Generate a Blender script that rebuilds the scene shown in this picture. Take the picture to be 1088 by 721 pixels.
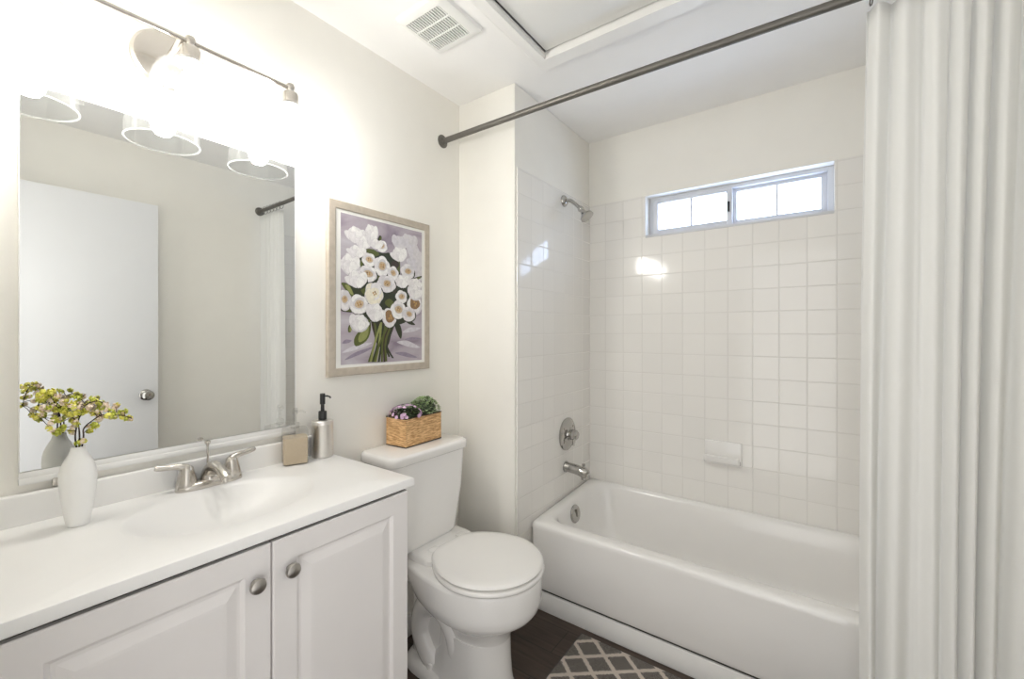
import bpy, bmesh, math, random
from math import sin, cos, pi, radians as R
from mathutils import Vector, Matrix

random.seed(4)
for o in list(bpy.data.objects):
    bpy.data.objects.remove(o, do_unlink=True)
sc = bpy.context.scene
col = sc.collection

# ------------------------------------------------------------------ camera
CX, CY, CZ = 1.437, 0.0, 1.298
F_PX, YAW, SHIFT = 453.35, 0.6248, -6.79
cam = bpy.data.cameras.new('camera')
cam.sensor_fit = 'HORIZONTAL'
cam.sensor_width = 36.0
cam.lens = F_PX * 36.0 / 1088.0
cam.shift_y = SHIFT / 1088.0
cam.clip_start = 0.01
camo = bpy.data.objects.new('camera', cam)
camo.location = (CX, CY, CZ)
camo.rotation_euler = (pi / 2, 0, YAW)
col.objects.link(camo)
sc.camera = camo

# ------------------------------------------------------------------ light and exposure
vs = sc.view_settings
vs.view_transform = 'Standard'
vs.look = 'None'
vs.gamma = 1.0
vs.use_curve_mapping = False
vs.exposure = 0.27
sc.cycles.max_bounces = 14
sc.cycles.diffuse_bounces = 8
sc.cycles.glossy_bounces = 6
sc.cycles.transparent_max_bounces = 16
sc.cycles.use_denoising = True
sc.cycles.sample_clamp_indirect = 4.0
sc.cycles.caustics_reflective = False
sc.cycles.caustics_refractive = False

BULB = 92.0          # bulb radiance
SKY = 8.0            # daylight outside the window (+y)
HALL_FILL = 1.9          # soft fill added through the doorway, for an unseen bright hall (-y)

world = bpy.data.worlds.new('world')
sc.world = world
world.use_nodes = True
wt = world.node_tree
wt.nodes.clear()
wo = wt.nodes.new('ShaderNodeOutputWorld')
tc = wt.nodes.new('ShaderNodeTexCoord')
sx = wt.nodes.new('ShaderNodeSeparateXYZ')
wt.links.new(tc.outputs['Generated'], sx.inputs[0])
gt = wt.nodes.new('ShaderNodeMath'); gt.operation = 'GREATER_THAN'; gt.inputs[1].default_value = 0.0
wt.links.new(sx.outputs['Y'], gt.inputs[0])
b1 = wt.nodes.new('ShaderNodeBackground'); b1.inputs[0].default_value = (1.0, 0.985, 0.965, 1); b1.inputs[1].default_value = HALL_FILL
b2 = wt.nodes.new('ShaderNodeBackground'); b2.inputs[0].default_value = (0.60, 0.74, 1.0, 1); b2.inputs[1].default_value = SKY
mx = wt.nodes.new('ShaderNodeMixShader')
wt.links.new(gt.outputs[0], mx.inputs[0]); wt.links.new(b1.outputs[0], mx.inputs[1]); wt.links.new(b2.outputs[0], mx.inputs[2])
wt.links.new(mx.outputs[0], wo.inputs[0])

def portal(name, loc, rot, sx_, sy_):
    l = bpy.data.lights.new(name, 'AREA'); l.shape = 'RECTANGLE'; l.size = sx_; l.size_y = sy_
    l.cycles.is_portal = True
    o = bpy.data.objects.new(name, l); o.location = loc; o.rotation_euler = rot; col.objects.link(o)
portal('window_portal', (1.085, 2.43, 1.935), (-pi / 2, 0, 0), 0.85, 0.26)
portal('doorway_portal', (1.28, -0.13, 1.02), (pi / 2, 0, 0), 0.84, 2.05)

# ------------------------------------------------------------------ node helpers / materials
def new_mat(name):
    m = bpy.data.materials.new(name); m.use_nodes = True
    nt = m.node_tree; nt.nodes.clear()
    out = nt.nodes.new('ShaderNodeOutputMaterial')
    return m, nt, out

def principled(nt, out, color=(.8, .8, .8), rough=.5, metal=0., spec=.5, coat=0.):
    b = nt.nodes.new('ShaderNodeBsdfPrincipled')
    b.inputs['Base Color'].default_value = (*color, 1)
    b.inputs['Roughness'].default_value = rough
    b.inputs['Metallic'].default_value = metal
    b.inputs['Specular IOR Level'].default_value = spec
    b.inputs['Coat Weight'].default_value = coat
    nt.links.new(b.outputs[0], out.inputs[0])
    return b

def mat(name, color, rough=.5, metal=0., spec=.5, coat=0., var=.03, scale=8., bump=0., bscale=200., aniso=None):
    """procedural material: base colour with a soft noise variation and an optional fine bump"""
    m, nt, out = new_mat(name)
    b = principled(nt, out, color, rough, metal, spec, coat)
    t = nt.nodes.new('ShaderNodeTexCoord')
    n = nt.nodes.new('ShaderNodeTexNoise'); n.inputs['Scale'].default_value = scale; n.inputs['Detail'].default_value = 3
    nt.links.new(t.outputs['Object'], n.inputs['Vector'])
    r = nt.nodes.new('ShaderNodeMapRange')
    r.inputs['From Min'].default_value = .3; r.inputs['From Max'].default_value = .7
    r.inputs['To Min'].default_value = 1 - var; r.inputs['To Max'].default_value = 1 + var
    nt.links.new(n.outputs['Fac'], r.inputs['Value'])
    mul = nt.nodes.new('ShaderNodeVectorMath'); mul.operation = 'SCALE'
    mul.inputs[0].default_value = color
    nt.links.new(r.outputs[0], mul.inputs['Scale'])
    nt.links.new(mul.outputs[0], b.inputs['Base Color'])
    if bump:
        n2 = nt.nodes.new('ShaderNodeTexNoise'); n2.inputs['Scale'].default_value = bscale; n2.inputs['Detail'].default_value = 2
        nt.links.new(t.outputs['Object'], n2.inputs['Vector'])
        bp = nt.nodes.new('ShaderNodeBump'); bp.inputs['Strength'].default_value = bump; bp.inputs['Distance'].default_value = .002
        nt.links.new(n2.outputs['Fac'], bp.inputs['Height'])
        nt.links.new(bp.outputs[0], b.inputs['Normal'])
    return m

def tile_mat(name, ax, off, zoff, pitch=.1055):
    """glazed square wall tiles: darker sunk grout, a faint tilt and tone per tile"""
    m, nt, out = new_mat(name)
    b = principled(nt, out, (.84, .825, .795), .12, 0, .5)
    t = nt.nodes.new('ShaderNodeTexCoord')
    s = nt.nodes.new('ShaderNodeSeparateXYZ'); nt.links.new(t.outputs['Object'], s.inputs[0])
    def M(op, a, bb=None, c=None):
        n = nt.nodes.new('ShaderNodeMath'); n.operation = op
        for i, v in enumerate((a, bb, c)):
            if v is None: continue
            if isinstance(v, (int, float)): n.inputs[i].default_value = v
            else: nt.links.new(v, n.inputs[i])
        return n.outputs[0]
    edges, cells = [], []
    for sock, o_ in ((s.outputs[ax], off), (s.outputs[2], zoff)):
        u = M('DIVIDE', M('SUBTRACT', sock, o_), pitch)
        cells.append(M('FLOOR', u))
        f = M('FRACT', u)
        edges.append(M('MINIMUM', f, M('SUBTRACT', 1.0, f)))
    d = M('MINIMUM', edges[0], edges[1])
    ss = nt.nodes.new('ShaderNodeMapRange'); ss.interpolation_type = 'SMOOTHSTEP'
    ss.inputs['From Min'].default_value = .009; ss.inputs['From Max'].default_value = .03
    nt.links.new(d, ss.inputs['Value'])
    cb = nt.nodes.new('ShaderNodeCombineXYZ'); nt.links.new(cells[0], cb.inputs[0]); nt.links.new(cells[1], cb.inputs[1])
    wn = nt.nodes.new('ShaderNodeTexWhiteNoise'); wn.noise_dimensions = '3D'; nt.links.new(cb.outputs[0], wn.inputs['Vector'])
    tone = nt.nodes.new('ShaderNodeMapRange'); tone.inputs['To Min'].default_value = .985; tone.inputs['To Max'].default_value = 1.015
    nt.links.new(wn.outputs['Value'], tone.inputs['Value'])
    sc_ = nt.nodes.new('ShaderNodeVectorMath'); sc_.operation = 'SCALE'; sc_.inputs[0].default_value = (.84, .825, .795)
    nt.links.new(tone.outputs[0], sc_.inputs['Scale'])
    mix = nt.nodes.new('ShaderNodeMix'); mix.data_type = 'RGBA'
    mix.inputs[6].default_value = (.735, .72, .69, 1)
    nt.links.new(ss.outputs[0], mix.inputs[0]); nt.links.new(sc_.outputs[0], mix.inputs[7])
    nt.links.new(mix.outputs[2], b.inputs['Base Color'])
    rr = nt.nodes.new('ShaderNodeMapRange'); rr.inputs['To Min'].default_value = .6; rr.inputs['To Max'].default_value = .1
    nt.links.new(ss.outputs[0], rr.inputs['Value']); nt.links.new(rr.outputs[0], b.inputs['Roughness'])
    bp = nt.nodes.new('ShaderNodeBump'); bp.inputs['Strength'].default_value = .5; bp.inputs['Distance'].default_value = .0015
    nt.links.new(ss.outputs[0], bp.inputs['Height'])
    geo = nt.nodes.new('ShaderNodeVectorMath'); geo.operation = 'SUBTRACT'; geo.inputs[1].default_value = (.5, .5, .5)
    nt.links.new(wn.outputs['Color'], geo.inputs[0])
    g2 = nt.nodes.new('ShaderNodeVectorMath'); g2.operation = 'SCALE'; g2.inputs['Scale'].default_value = .002
    nt.links.new(geo.outputs[0], g2.inputs[0])
    ad = nt.nodes.new('ShaderNodeVectorMath'); ad.operation = 'ADD'
    nt.links.new(bp.outputs[0], ad.inputs[0]); nt.links.new(g2.outputs[0], ad.inputs[1])
    nm = nt.nodes.new('ShaderNodeVectorMath'); nm.operation = 'NORMALIZE'; nt.links.new(ad.outputs[0], nm.inputs[0])
    nt.links.new(nm.outputs[0], b.inputs['Normal'])
    return m

def glass_mat(name, tint=(1, 1, 1), refl=.12, tr=1.0, haze=0.):
    """thin clear glass: straight-through transmission with a Fresnel sheen"""
    m, nt, out = new_mat(name)
    tr_ = nt.nodes.new('ShaderNodeBsdfTransparent'); tr_.inputs[0].default_value = (*[c * tr for c in tint], 1)
    gl = nt.nodes.new('ShaderNodeBsdfGlossy'); gl.inputs['Roughness'].default_value = .03
    lw = nt.nodes.new('ShaderNodeLayerWeight'); lw.inputs['Blend'].default_value = .35
    pw = nt.nodes.new('ShaderNodeMath'); pw.operation = 'MULTIPLY_ADD'; pw.inputs[1].default_value = .55; pw.inputs[2].default_value = refl * .3
    nt.links.new(lw.outputs['Facing'], pw.inputs[0])
    pw.use_clamp = True
    p2 = nt.nodes.new('ShaderNodeMath'); p2.operation = 'POWER'; p2.inputs[1].default_value = 2.2
    nt.links.new(pw.outputs[0], p2.inputs[0])
    mx = nt.nodes.new('ShaderNodeMixShader')
    nt.links.new(p2.outputs[0], mx.inputs[0]); nt.links.new(tr_.outputs[0], mx.inputs[1]); nt.links.new(gl.outputs[0], mx.inputs[2])
    last = mx.outputs[0]
    if haze:
        tl = nt.nodes.new('ShaderNodeBsdfTranslucent'); tl.inputs[0].default_value = (.9, .9, .9, 1)
        m2 = nt.nodes.new('ShaderNodeMixShader'); m2.inputs[0].default_value = haze
        nt.links.new(last, m2.inputs[1]); nt.links.new(tl.outputs[0], m2.inputs[2]); last = m2.outputs[0]
    nt.links.new(last, out.inputs[0])
    return m

def wood_floor_mat():
    m, nt, out = new_mat('dark_plank_floor')
    b = principled(nt, out, (.03, .022, .018), .42)
    t = nt.nodes.new('ShaderNodeTexCoord')
    mp = nt.nodes.new('ShaderNodeMapping'); nt.links.new(t.outputs['Object'], mp.inputs[0])
    br = nt.nodes.new('ShaderNodeTexBrick')
    br.inputs['Scale'].default_value = 1.0; br.inputs['Brick Width'].default_value = 1.1; br.inputs['Row Height'].default_value = .15
    br.inputs['Mortar Size'].default_value = .0015
    br.inputs['Color1'].default_value = (.062, .042, .031, 1); br.inputs['Color2'].default_value = (.038, .026, .020, 1)
    br.inputs['Mortar'].default_value = (.008, .006, .005, 1)
    nt.links.new(mp.outputs[0], br.inputs['Vector'])
    m2 = nt.nodes.new('ShaderNodeMapping'); m2.inputs['Scale'].default_value = (3, 40, 1); nt.links.new(t.outputs['Object'], m2.inputs[0])
    n = nt.nodes.new('ShaderNodeTexNoise'); n.inputs['Scale'].default_value = 2; n.inputs['Detail'].default_value = 6; nt.links.new(m2.outputs[0], n.inputs['Vector'])
    r = nt.nodes.new('ShaderNodeMapRange'); r.inputs['From Min'].default_value = .3; r.inputs['From Max'].default_value = .7
    r.inputs['To Min'].default_value = .65; r.inputs['To Max'].default_value = 1.4
    nt.links.new(n.outputs['Fac'], r.inputs['Value'])
    s = nt.nodes.new('ShaderNodeVectorMath'); s.operation = 'SCALE'
    nt.links.new(br.outputs['Color'], s.inputs[0]); nt.links.new(r.outputs[0], s.inputs['Scale'])
    nt.links.new(s.outputs[0], b.inputs['Base Color'])
    return m

def rug_mat():
    m, nt, out = new_mat('trellis_rug')
    b = principled(nt, out, (.1, .1, .1), .95, 0, .1)
    t = nt.nodes.new('ShaderNodeTexCoord')
    n0 = nt.nodes.new('ShaderNodeTexNoise'); n0.inputs['Scale'].default_value = 260; n0.inputs['Detail'].default_value = 1
    nt.links.new(t.outputs['Object'], n0.inputs['Vector'])
    s = nt.nodes.new('ShaderNodeSeparateXYZ'); nt.links.new(t.outputs['Object'], s.inputs[0])
    def M(op, a, bb=None, c=None):
        n = nt.nodes.new('ShaderNodeMath'); n.operation = op
        for i, v in enumerate((a, bb, c)):
            if v is None: continue
            if isinstance(v, (int, float)): n.inputs[i].default_value = v
            else: nt.links.new(v, n.inputs[i])
        return n.outputs[0]
    jit = M('MULTIPLY', M('SUBTRACT', n0.outputs['Fac'], .5), .16)
    u = M('DIVIDE', M('SUBTRACT', s.outputs[0], .605), .0667)
    v = M('DIVIDE', M('SUBTRACT', s.outputs[1], 1.600), .0545)
    ds = []
    for op in ('ADD', 'SUBTRACT'):
        w = M('MULTIPLY', M(op, u, v), .5)
        w = M('ADD', w, jit)
        f = M('FRACT', w)
        ds.append(M('MINIMUM', f, M('SUBTRACT', 1.0, f)))
    d = M('MINIMUM', *ds)
    ln = nt.nodes.new('ShaderNodeMapRange'); ln.interpolation_type = 'SMOOTHSTEP'
    ln.inputs['From Min'].default_value = .075; ln.inputs['From Max'].default_value = .115
    ln.inputs['To Min'].default_value = 1; ln.inputs['To Max'].default_value = 0
    nt.links.new(d, ln.inputs['Value'])
    n1 = nt.nodes.new('ShaderNodeTexNoise'); n1.inputs['Scale'].default_value = 420; n1.inputs['Detail'].default_value = 2
    nt.links.new(t.outputs['Object'], n1.inputs['Vector'])
    cr = nt.nodes.new('ShaderNodeValToRGB')
    cr.color_ramp.elements[0].position = .35; cr.color_ramp.elements[0].color = (.095, .084, .076, 1)
    cr.color_ramp.elements[1].position = .68; cr.color_ramp.elements[1].color = (.29, .265, .245, 1)
    nt.links.new(n1.outputs['Fac'], cr.inputs[0])
    mix = nt.nodes.new('ShaderNodeMix'); mix.data_type = 'RGBA'
    mix.inputs[7].default_value = (.66, .59, .52, 1)
    nt.links.new(ln.outputs[0], mix.inputs[0]); nt.links.new(cr.outputs[0], mix.inputs[6])
    nt.links.new(mix.outputs[2], b.inputs['Base Color'])
    bp = nt.nodes.new('ShaderNodeBump'); bp.inputs['Strength'].default_value = .8; bp.inputs['Distance'].default_value = .004
    nt.links.new(n1.outputs['Fac'], bp.inputs['Height']); nt.links.new(bp.outputs[0], b.inputs['Normal'])
    return m

def grain_mat(name, c1, c2, scale=(60, 60, 420), rough=.6):
    m, nt, out = new_mat(name)
    b = principled(nt, out, c1, rough)
    t = nt.nodes.new('ShaderNodeTexCoord')
    mp = nt.nodes.new('ShaderNodeMapping'); mp.inputs['Scale'].default_value = scale; nt.links.new(t.outputs['Object'], mp.inputs[0])
    n = nt.nodes.new('ShaderNodeTexNoise'); n.inputs['Scale'].default_value = 1; n.inputs['Detail'].default_value = 4
    nt.links.new(mp.outputs[0], n.inputs['Vector'])
    cr = nt.nodes.new('ShaderNodeValToRGB')
    cr.color_ramp.elements[0].position = .36; cr.color_ramp.elements[0].color = (*c1, 1)
    cr.color_ramp.elements[1].position = .64; cr.color_ramp.elements[1].color = (*c2, 1)
    nt.links.new(n.outputs['Fac'], cr.inputs[0]); nt.links.new(cr.outputs[0], b.inputs['Base Color'])
    bp = nt.nodes.new('ShaderNodeBump'); bp.inputs['Strength'].default_value = .3; bp.inputs['Distance'].default_value = .001
    nt.links.new(n.outputs['Fac'], bp.inputs['Height']); nt.links.new(bp.outputs[0], b.inputs['Normal'])
    return m

def curtain_mat():
    m, nt, out = new_mat('white_curtain_cloth')
    t = nt.nodes.new('ShaderNodeTexCoord')
    n = nt.nodes.new('ShaderNodeTexNoise'); n.inputs['Scale'].default_value = 500
    nt.links.new(t.outputs['Object'], n.inputs['Vector'])
    bp = nt.nodes.new('ShaderNodeBump'); bp.inputs['Strength'].default_value = .15; bp.inputs['Distance'].default_value = .0008
    nt.links.new(n.outputs['Fac'], bp.inputs['Height'])
    d = nt.nodes.new('ShaderNodeBsdfDiffuse'); d.inputs[0].default_value = (.90, .90, .885, 1)
    nt.links.new(bp.outputs[0], d.inputs['Normal'])
    tl = nt.nodes.new('ShaderNodeBsdfTranslucent'); tl.inputs[0].default_value = (.90, .90, .885, 1)
    a = nt.nodes.new('ShaderNodeMixShader'); a.inputs[0].default_value = .25
    nt.links.new(d.outputs[0], a.inputs[1]); nt.links.new(tl.outputs[0], a.inputs[2])
    tp = nt.nodes.new('ShaderNodeBsdfTransparent')
    b = nt.nodes.new('ShaderNodeMixShader'); b.inputs[0].default_value = .05
    nt.links.new(a.outputs[0], b.inputs[1]); nt.links.new(tp.outputs[0], b.inputs[2])
    nt.links.new(b.outputs[0], out.inputs[0])
    return m

def emit_mat(name, color, strength):
    m, nt, out = new_mat(name)
    e = nt.nodes.new('ShaderNodeEmission'); e.inputs[0].default_value = (*color, 1); e.inputs[1].default_value = strength
    nt.links.new(e.outputs[0], out.inputs[0])
    return m

def brushed_mat(name, color, rough):
    m, nt, out = new_mat(name)
    b = principled(nt, out, color, rough, 1.0)
    t = nt.nodes.new('ShaderNodeTexCoord')
    mp = nt.nodes.new('ShaderNodeMapping'); mp.inputs['Scale'].default_value = (30, 30, 900); nt.links.new(t.outputs['Object'], mp.inputs[0])
    n = nt.nodes.new('ShaderNodeTexNoise'); n.inputs['Scale'].default_value = 1; nt.links.new(mp.outputs[0], n.inputs['Vector'])
    r = nt.nodes.new('ShaderNodeMapRange'); r.inputs['To Min'].default_value = rough * .75; r.inputs['To Max'].default_value = rough * 1.3
    nt.links.new(n.outputs['Fac'], r.inputs['Value']); nt.links.new(r.outputs[0], b.inputs['Roughness'])
    return m

def print_bg_mat():
    """the painted mauve cloth behind the bouquet on the print"""
    m, nt, out = new_mat('painted_mauve_cloth')
    b = principled(nt, out, (.5, .45, .5), .35)
    t = nt.nodes.new('ShaderNodeTexCoord')
    mp = nt.nodes.new('ShaderNodeMapping'); mp.inputs['Scale'].default_value = (1, 4, 9); mp.inputs['Rotation'].default_value = (.5, 0, 0)
    nt.links.new(t.outputs['Object'], mp.inputs[0])
    n = nt.nodes.new('ShaderNodeTexNoise'); n.inputs['Scale'].default_value = 1.2; n.inputs['Detail'].default_value = 4; n.inputs['Distortion'].default_value = .6
    nt.links.new(mp.outputs[0], n.inputs['Vector'])
    cr = nt.nodes.new('ShaderNodeValToRGB')
    cr.color_ramp.elements[0].position = .30; cr.color_ramp.elements[0].color = (.22, .18, .23, 1)
    cr.color_ramp.elements[1].position = .70; cr.color_ramp.elements[1].color = (.52, .50, .54, 1)
    e = cr.color_ramp.elements.new(.48); e.color = (.40, .35, .40, 1)
    nt.links.new(n.outputs['Fac'], cr.inputs[0]); nt.links.new(cr.outputs[0], b.inputs['Base Color'])
    return m

M = {}
M['wall'] = mat('warm_white_wall_paint', (.85, .835, .79), .6, bump=.06, bscale=260, var=.01)
M['ceiling'] = mat('white_ceiling_paint', (.88, .875, .865), .7, bump=.08, bscale=180, var=.01)
M['trim'] = mat('white_trim_paint', (.84, .835, .82), .35, var=.01)
M['floor'] = wood_floor_mat()
M['tile_back'] = tile_mat('glazed_tile_back', 0, .337, 1.294)
M['tile_side'] = tile_mat('glazed_tile_side', 1, 2.302 - .1055 * 8, 1.294)
M['porcelain'] = mat('white_porcelain', (.84, .83, .815), .12, var=.006, coat=.3)
M['enamel'] = mat('white_tub_enamel', (.85, .84, .825), .16, var=.006, coat=.2)
M['plastic'] = mat('white_seat_plastic', (.83, .82, .80), .22, var=.005)
M['marble'] = mat('white_cultured_marble', (.87, .865, .855), .32, var=.01)
M['cabinet'] = mat('white_thermofoil', (.80, .775, .765), .38, var=.008)
M['gap_shade'] = mat('painted_gap_shade', (.05, .045, .04), .8)  # near-black colour painted for the shade inside narrow gaps
M['nickel'] = brushed_mat('brushed_nickel', (.58, .55, .51), .24)
M['knob_metal'] = brushed_mat('satin_nickel_knob', (.42, .40, .37), .34)
M['chrome'] = mat('polished_chrome', (.46, .45, .43), .12, 1.0, var=.01)
M['steel'] = brushed_mat('brushed_steel', (.74, .72, .69), .32)
M['rod'] = mat('dark_pewter_rod', (.15, .142, .128), .42, .6, var=.03)
M['black'] = mat('black_pump_plastic', (.012, .012, .013), .35)
M['mirror'] = mat('mirror_silver', (.88, .89, .875), .0, 1.0, var=.0)
M['mirror_edge'] = mat('mirror_edge_steel', (.86, .86, .85), .3, .1)
M['frame'] = grain_mat('taupe_picture_frame', (.43, .38, .315), (.49, .435, .365), (14, 40, 40), .5)
M['mat_board'] = mat('white_mat_board', (.80, .80, .77), .7)
M['print_bg'] = print_bg_mat()
M['ceramic'] = mat('matte_white_ceramic', (.90, .90, .89), .55, var=.01)
M['twig'] = mat('dark_twig', (.035, .022, .018), .7)
M['blossom_y'] = mat('yellow_green_petal', (.80, .77, .16), .5, var=.15, scale=60)
M['blossom_g'] = mat('green_petal', (.58, .62, .10), .5, var=.15, scale=60)
M['blossom_p'] = mat('cream_pink_petal', (.90, .76, .62), .5, var=.12, scale=60)
M['soap'] = mat('beige_liquid_soap', (.58, .48, .35), .25, var=.04, scale=200)
M['clear'] = glass_mat('clear_acrylic', (.95, .95, .945), .45, haze=.04)
M['shade_glass'] = glass_mat('clear_shade_glass', (.97, .975, .975), .3, haze=.012)  # faint translucent mix imitates the bulb's glare in the glass
M['shade_rim'] = glass_mat('shade_rim_glass', (.97, .975, .975), .5, haze=.16)  # stronger translucent mix paints a white glare line along the rim
M['pane'] = glass_mat('window_glass', (.97, .98, .99), .12)
M['vinyl'] = mat('white_window_vinyl', (.64, .65, .68), .35, var=.01)
M['seagrass'] = grain_mat('woven_tan_wood', (.42, .22, .08), (.80, .53, .27), (45, 45, 260), .6)
M['dark_metal'] = mat('dark_brown_edging', (.035, .022, .016), .5)
M['soil'] = mat('dark_soil', (.03, .024, .018), .95, bump=.6, bscale=300)
M['leaf_pale'] = mat('pale_green_leaf', (.42, .53, .29), .5, var=.3, scale=90)
M['leaf_dark'] = mat('dark_green_leaf', (.045, .07, .03), .5, var=.3, scale=90)
M['lilac'] = mat('lilac_petal', (.62, .42, .60), .5, var=.2, scale=120)
M['rug'] = rug_mat()
M['rug_edge'] = mat('rug_binding', (.09, .085, .08), .9)
M['curtain'] = curtain_mat()
M['bulb'] = emit_mat('lit_bulb', (1.0, .965, .91), BULB)
M['vent'] = mat('white_vent_plastic', (.80, .80, .78), .45, var=.01)
M['vent_shade'] = mat('painted_vent_shade', (.13, .12, .11), .8)  # dark grey imitates the shade inside the vent
M['hatch'] = mat('hatch_board', (.80, .80, .78), .7, var=.01, bump=.1, bscale=150)
M['gasket'] = mat('grey_seal', (.36, .35, .33), .8)
M['door'] = mat('white_door_paint', (.77, .78, .80), .4, var=.006)

# ------------------------------------------------------------------ mesh helpers
def bx(bm, lo, hi, bev=0., seg=2, mi=0, rot=None):
    lo, hi = Vector(lo), Vector(hi)
    c = (lo + hi) / 2; d = hi - lo
    r = bmesh.ops.create_cube(bm, size=1.0)
    vs_ = r['verts']
    for v in vs_:
        v.co = Vector((v.co.x * d.x, v.co.y * d.y, v.co.z * d.z))
    fs = {f for v in vs_ for f in v.link_faces}
    for f in fs: f.material_index = mi
    if bev > 0:
        es = list({e for v in vs_ for e in v.link_edges})
        rr = bmesh.ops.bevel(bm, geom=es, offset=bev, segments=seg, profile=.5, affect='EDGES')
        vs_ = list({v for f in rr['faces'] for v in f.verts} | {v for v in vs_ if v.is_valid})
        for v in vs_:
            for f in v.link_faces: f.material_index = mi
    if rot is not None:
        for v in vs_: v.co = rot @ v.co
    for v in vs_: v.co = v.co + c
    return vs_

def loft(bm, rings, cap0=True, cap1=True, mi=0, closed=True):
    rv = [[bm.verts.new(p) for p in ring] for ring in rings]
    n = len(rv[0])
    for a, b in zip(rv, rv[1:]):
        for i in range(n if closed else n - 1):
            j = (i + 1) % n
            f = bm.faces.new((a[i], a[j], b[j], b[i])); f.material_index = mi
    if cap0:
        f = bm.faces.new(list(reversed(rv[0]))); f.material_index = mi
    if cap1:
        f = bm.faces.new(rv[-1]); f.material_index = mi
    return rv

def lathe(bm, prof, origin=(0, 0, 0), axis=(0, 0, 1), seg=28, mi=0, cap0=True, cap1=True):
    """prof: (radius, height) pairs along axis from origin"""
    q = Vector((0, 0, 1)).rotation_difference(Vector(axis).normalized())
    o_ = Vector(origin)
    rings = []
    for r, h in prof:
        rings.append([o_ + q @ Vector((max(r, 1e-5) * cos(2 * pi * i / seg), max(r, 1e-5) * sin(2 * pi * i / seg), h)) for i in range(seg)])
    return loft(bm, rings, cap0, cap1, mi)

def tube(bm, pts, rad, seg=12, mi=0, caps=True):
    pts = [Vector(p) for p in pts]
    rad = rad if isinstance(rad, (list, tuple)) else [rad] * len(pts)
    rings = []
    up = None
    for i, p in enumerate(pts):
        t = (pts[min(i + 1, len(pts) - 1)] - pts[max(i - 1, 0)]).normalized()
        if up is None:
            up = t.orthogonal().normalized()
        else:
            up = (up - t * up.dot(t)).normalized()
        b = t.cross(up)
        rings.append([p + (up * cos(2 * pi * k / seg) + b * sin(2 * pi * k / seg)) * rad[i] for k in range(seg)])
    return loft(bm, rings, caps, caps, mi)

def spline(pts, n=8):
    """Catmull-Rom through points"""
    P = [Vector(p) for p in pts]
    P = [P[0] * 2 - P[1]] + P + [P[-1] * 2 - P[-2]]
    out = []
    for i in range(1, len(P) - 2):
        for k in range(n):
            t = k / n
            out.append(.5 * ((2 * P[i]) + (-P[i - 1] + P[i + 1]) * t + (2 * P[i - 1] - 5 * P[i] + 4 * P[i + 1] - P[i + 2]) * t * t + (-P[i - 1] + 3 * P[i] - 3 * P[i + 1] + P[i + 2]) * t ** 3))
    out.append(P[-2])
    return out

def rrect(x0, x1, y0, y1, r, z, n=8):
    out = []
    for cx, cy, a0 in ((x1 - r, y1 - r, 0), (x0 + r, y1 - r, 90), (x0 + r, y0 + r, 180), (x1 - r, y0 + r, 270)):
        for k in range(n + 1):
            a = R(a0 + 90 * k / n)
            out.append(Vector((cx + r * cos(a), cy + r * sin(a), z)))
    return out

BASE = {}
def finish(o, label=None, cat=None, group=None, kind=None):
    if label: o['label'] = label
    if cat: o['category'] = cat
    if group: o['group'] = group
    if kind: o['kind'] = kind
    return o

def thing(name, label, cat, loc, group=None):
    o = bpy.data.objects.new(name, None); o.empty_display_size = .05
    col.objects.link(o); o.location = loc
    BASE[o.name] = Vector(loc)
    return finish(o, label, cat, group)

def obj(name, bm, mats, parent=None, smooth=True, angle=35, loc=None):
    """link a world-space bmesh as ONE mesh object (its origin at loc, or its parent's base)"""
    base = BASE[parent.name] if parent is not None else Vector(loc or (0, 0, 0))
    bmesh.ops.recalc_face_normals(bm, faces=bm.faces[:])
    bmesh.ops.translate(bm, verts=bm.verts[:], vec=-base)
    me = bpy.data.meshes.new(name)
    bm.to_mesh(me); bm.free()
    if not isinstance(mats, (list, tuple)): mats = [mats]
    for m_ in mats: me.materials.append(m_)
    if smooth:
        me.polygons.foreach_set('use_smooth', [True] * len(me.polygons))
        me.set_sharp_from_angle(angle=R(angle))
    o = bpy.data.objects.new(name, me); col.objects.link(o)
    BASE[o.name] = base
    if parent is not None: o.parent = parent
    else: o.location = base
    return o

def struct(name, bm, m, parent=None, **k):
    o = obj(name, bm, m, parent, **k)
    if parent is None: o['kind'] = 'structure'
    return o

def copy_tree(o, parent=None):
    c = o.copy(); col.objects.link(c); c.parent = parent
    for ch in list(o.children): copy_tree(ch, c)
    return c

# ------------------------------------------------------------------ room shell
XR, YB, YP, XP, ZC = 1.86, 2.302, 1.546, .337, 2.413   # right wall, back wall, partition front, partition side, ceiling
T = .12
bm = bmesh.new(); bx(bm, (-T, -T, -.08), (XR + T, YB + T, 0)); struct('floor', bm, M['floor'], smooth=False)
bm = bmesh.new(); bx(bm, (-T, -T, 0), (0, YB + T, ZC)); struct('wall_left', bm, M['wall'], smooth=False)
bm = bmesh.new(); bx(bm, (XR, -T, 0), (XR + T, YB + T, ZC)); struct('wall_right', bm, M['wall'], smooth=False)
bm = bmesh.new(); bx(bm, (0, YP, 0), (XP, YB, ZC), .006, 2); struct('wall_partition', bm, M['wall'])
# near wall with the doorway the photograph is taken from
bm = bmesh.new()
bx(bm, (0, -T, 0), (.86, -.0, ZC)); bx(bm, (1.70, -T, 0), (XR, 0, ZC)); bx(bm, (.86, -T, 2.05), (1.70, 0, ZC))
struct('wall_near', bm, M['wall'], smooth=False)
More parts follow.
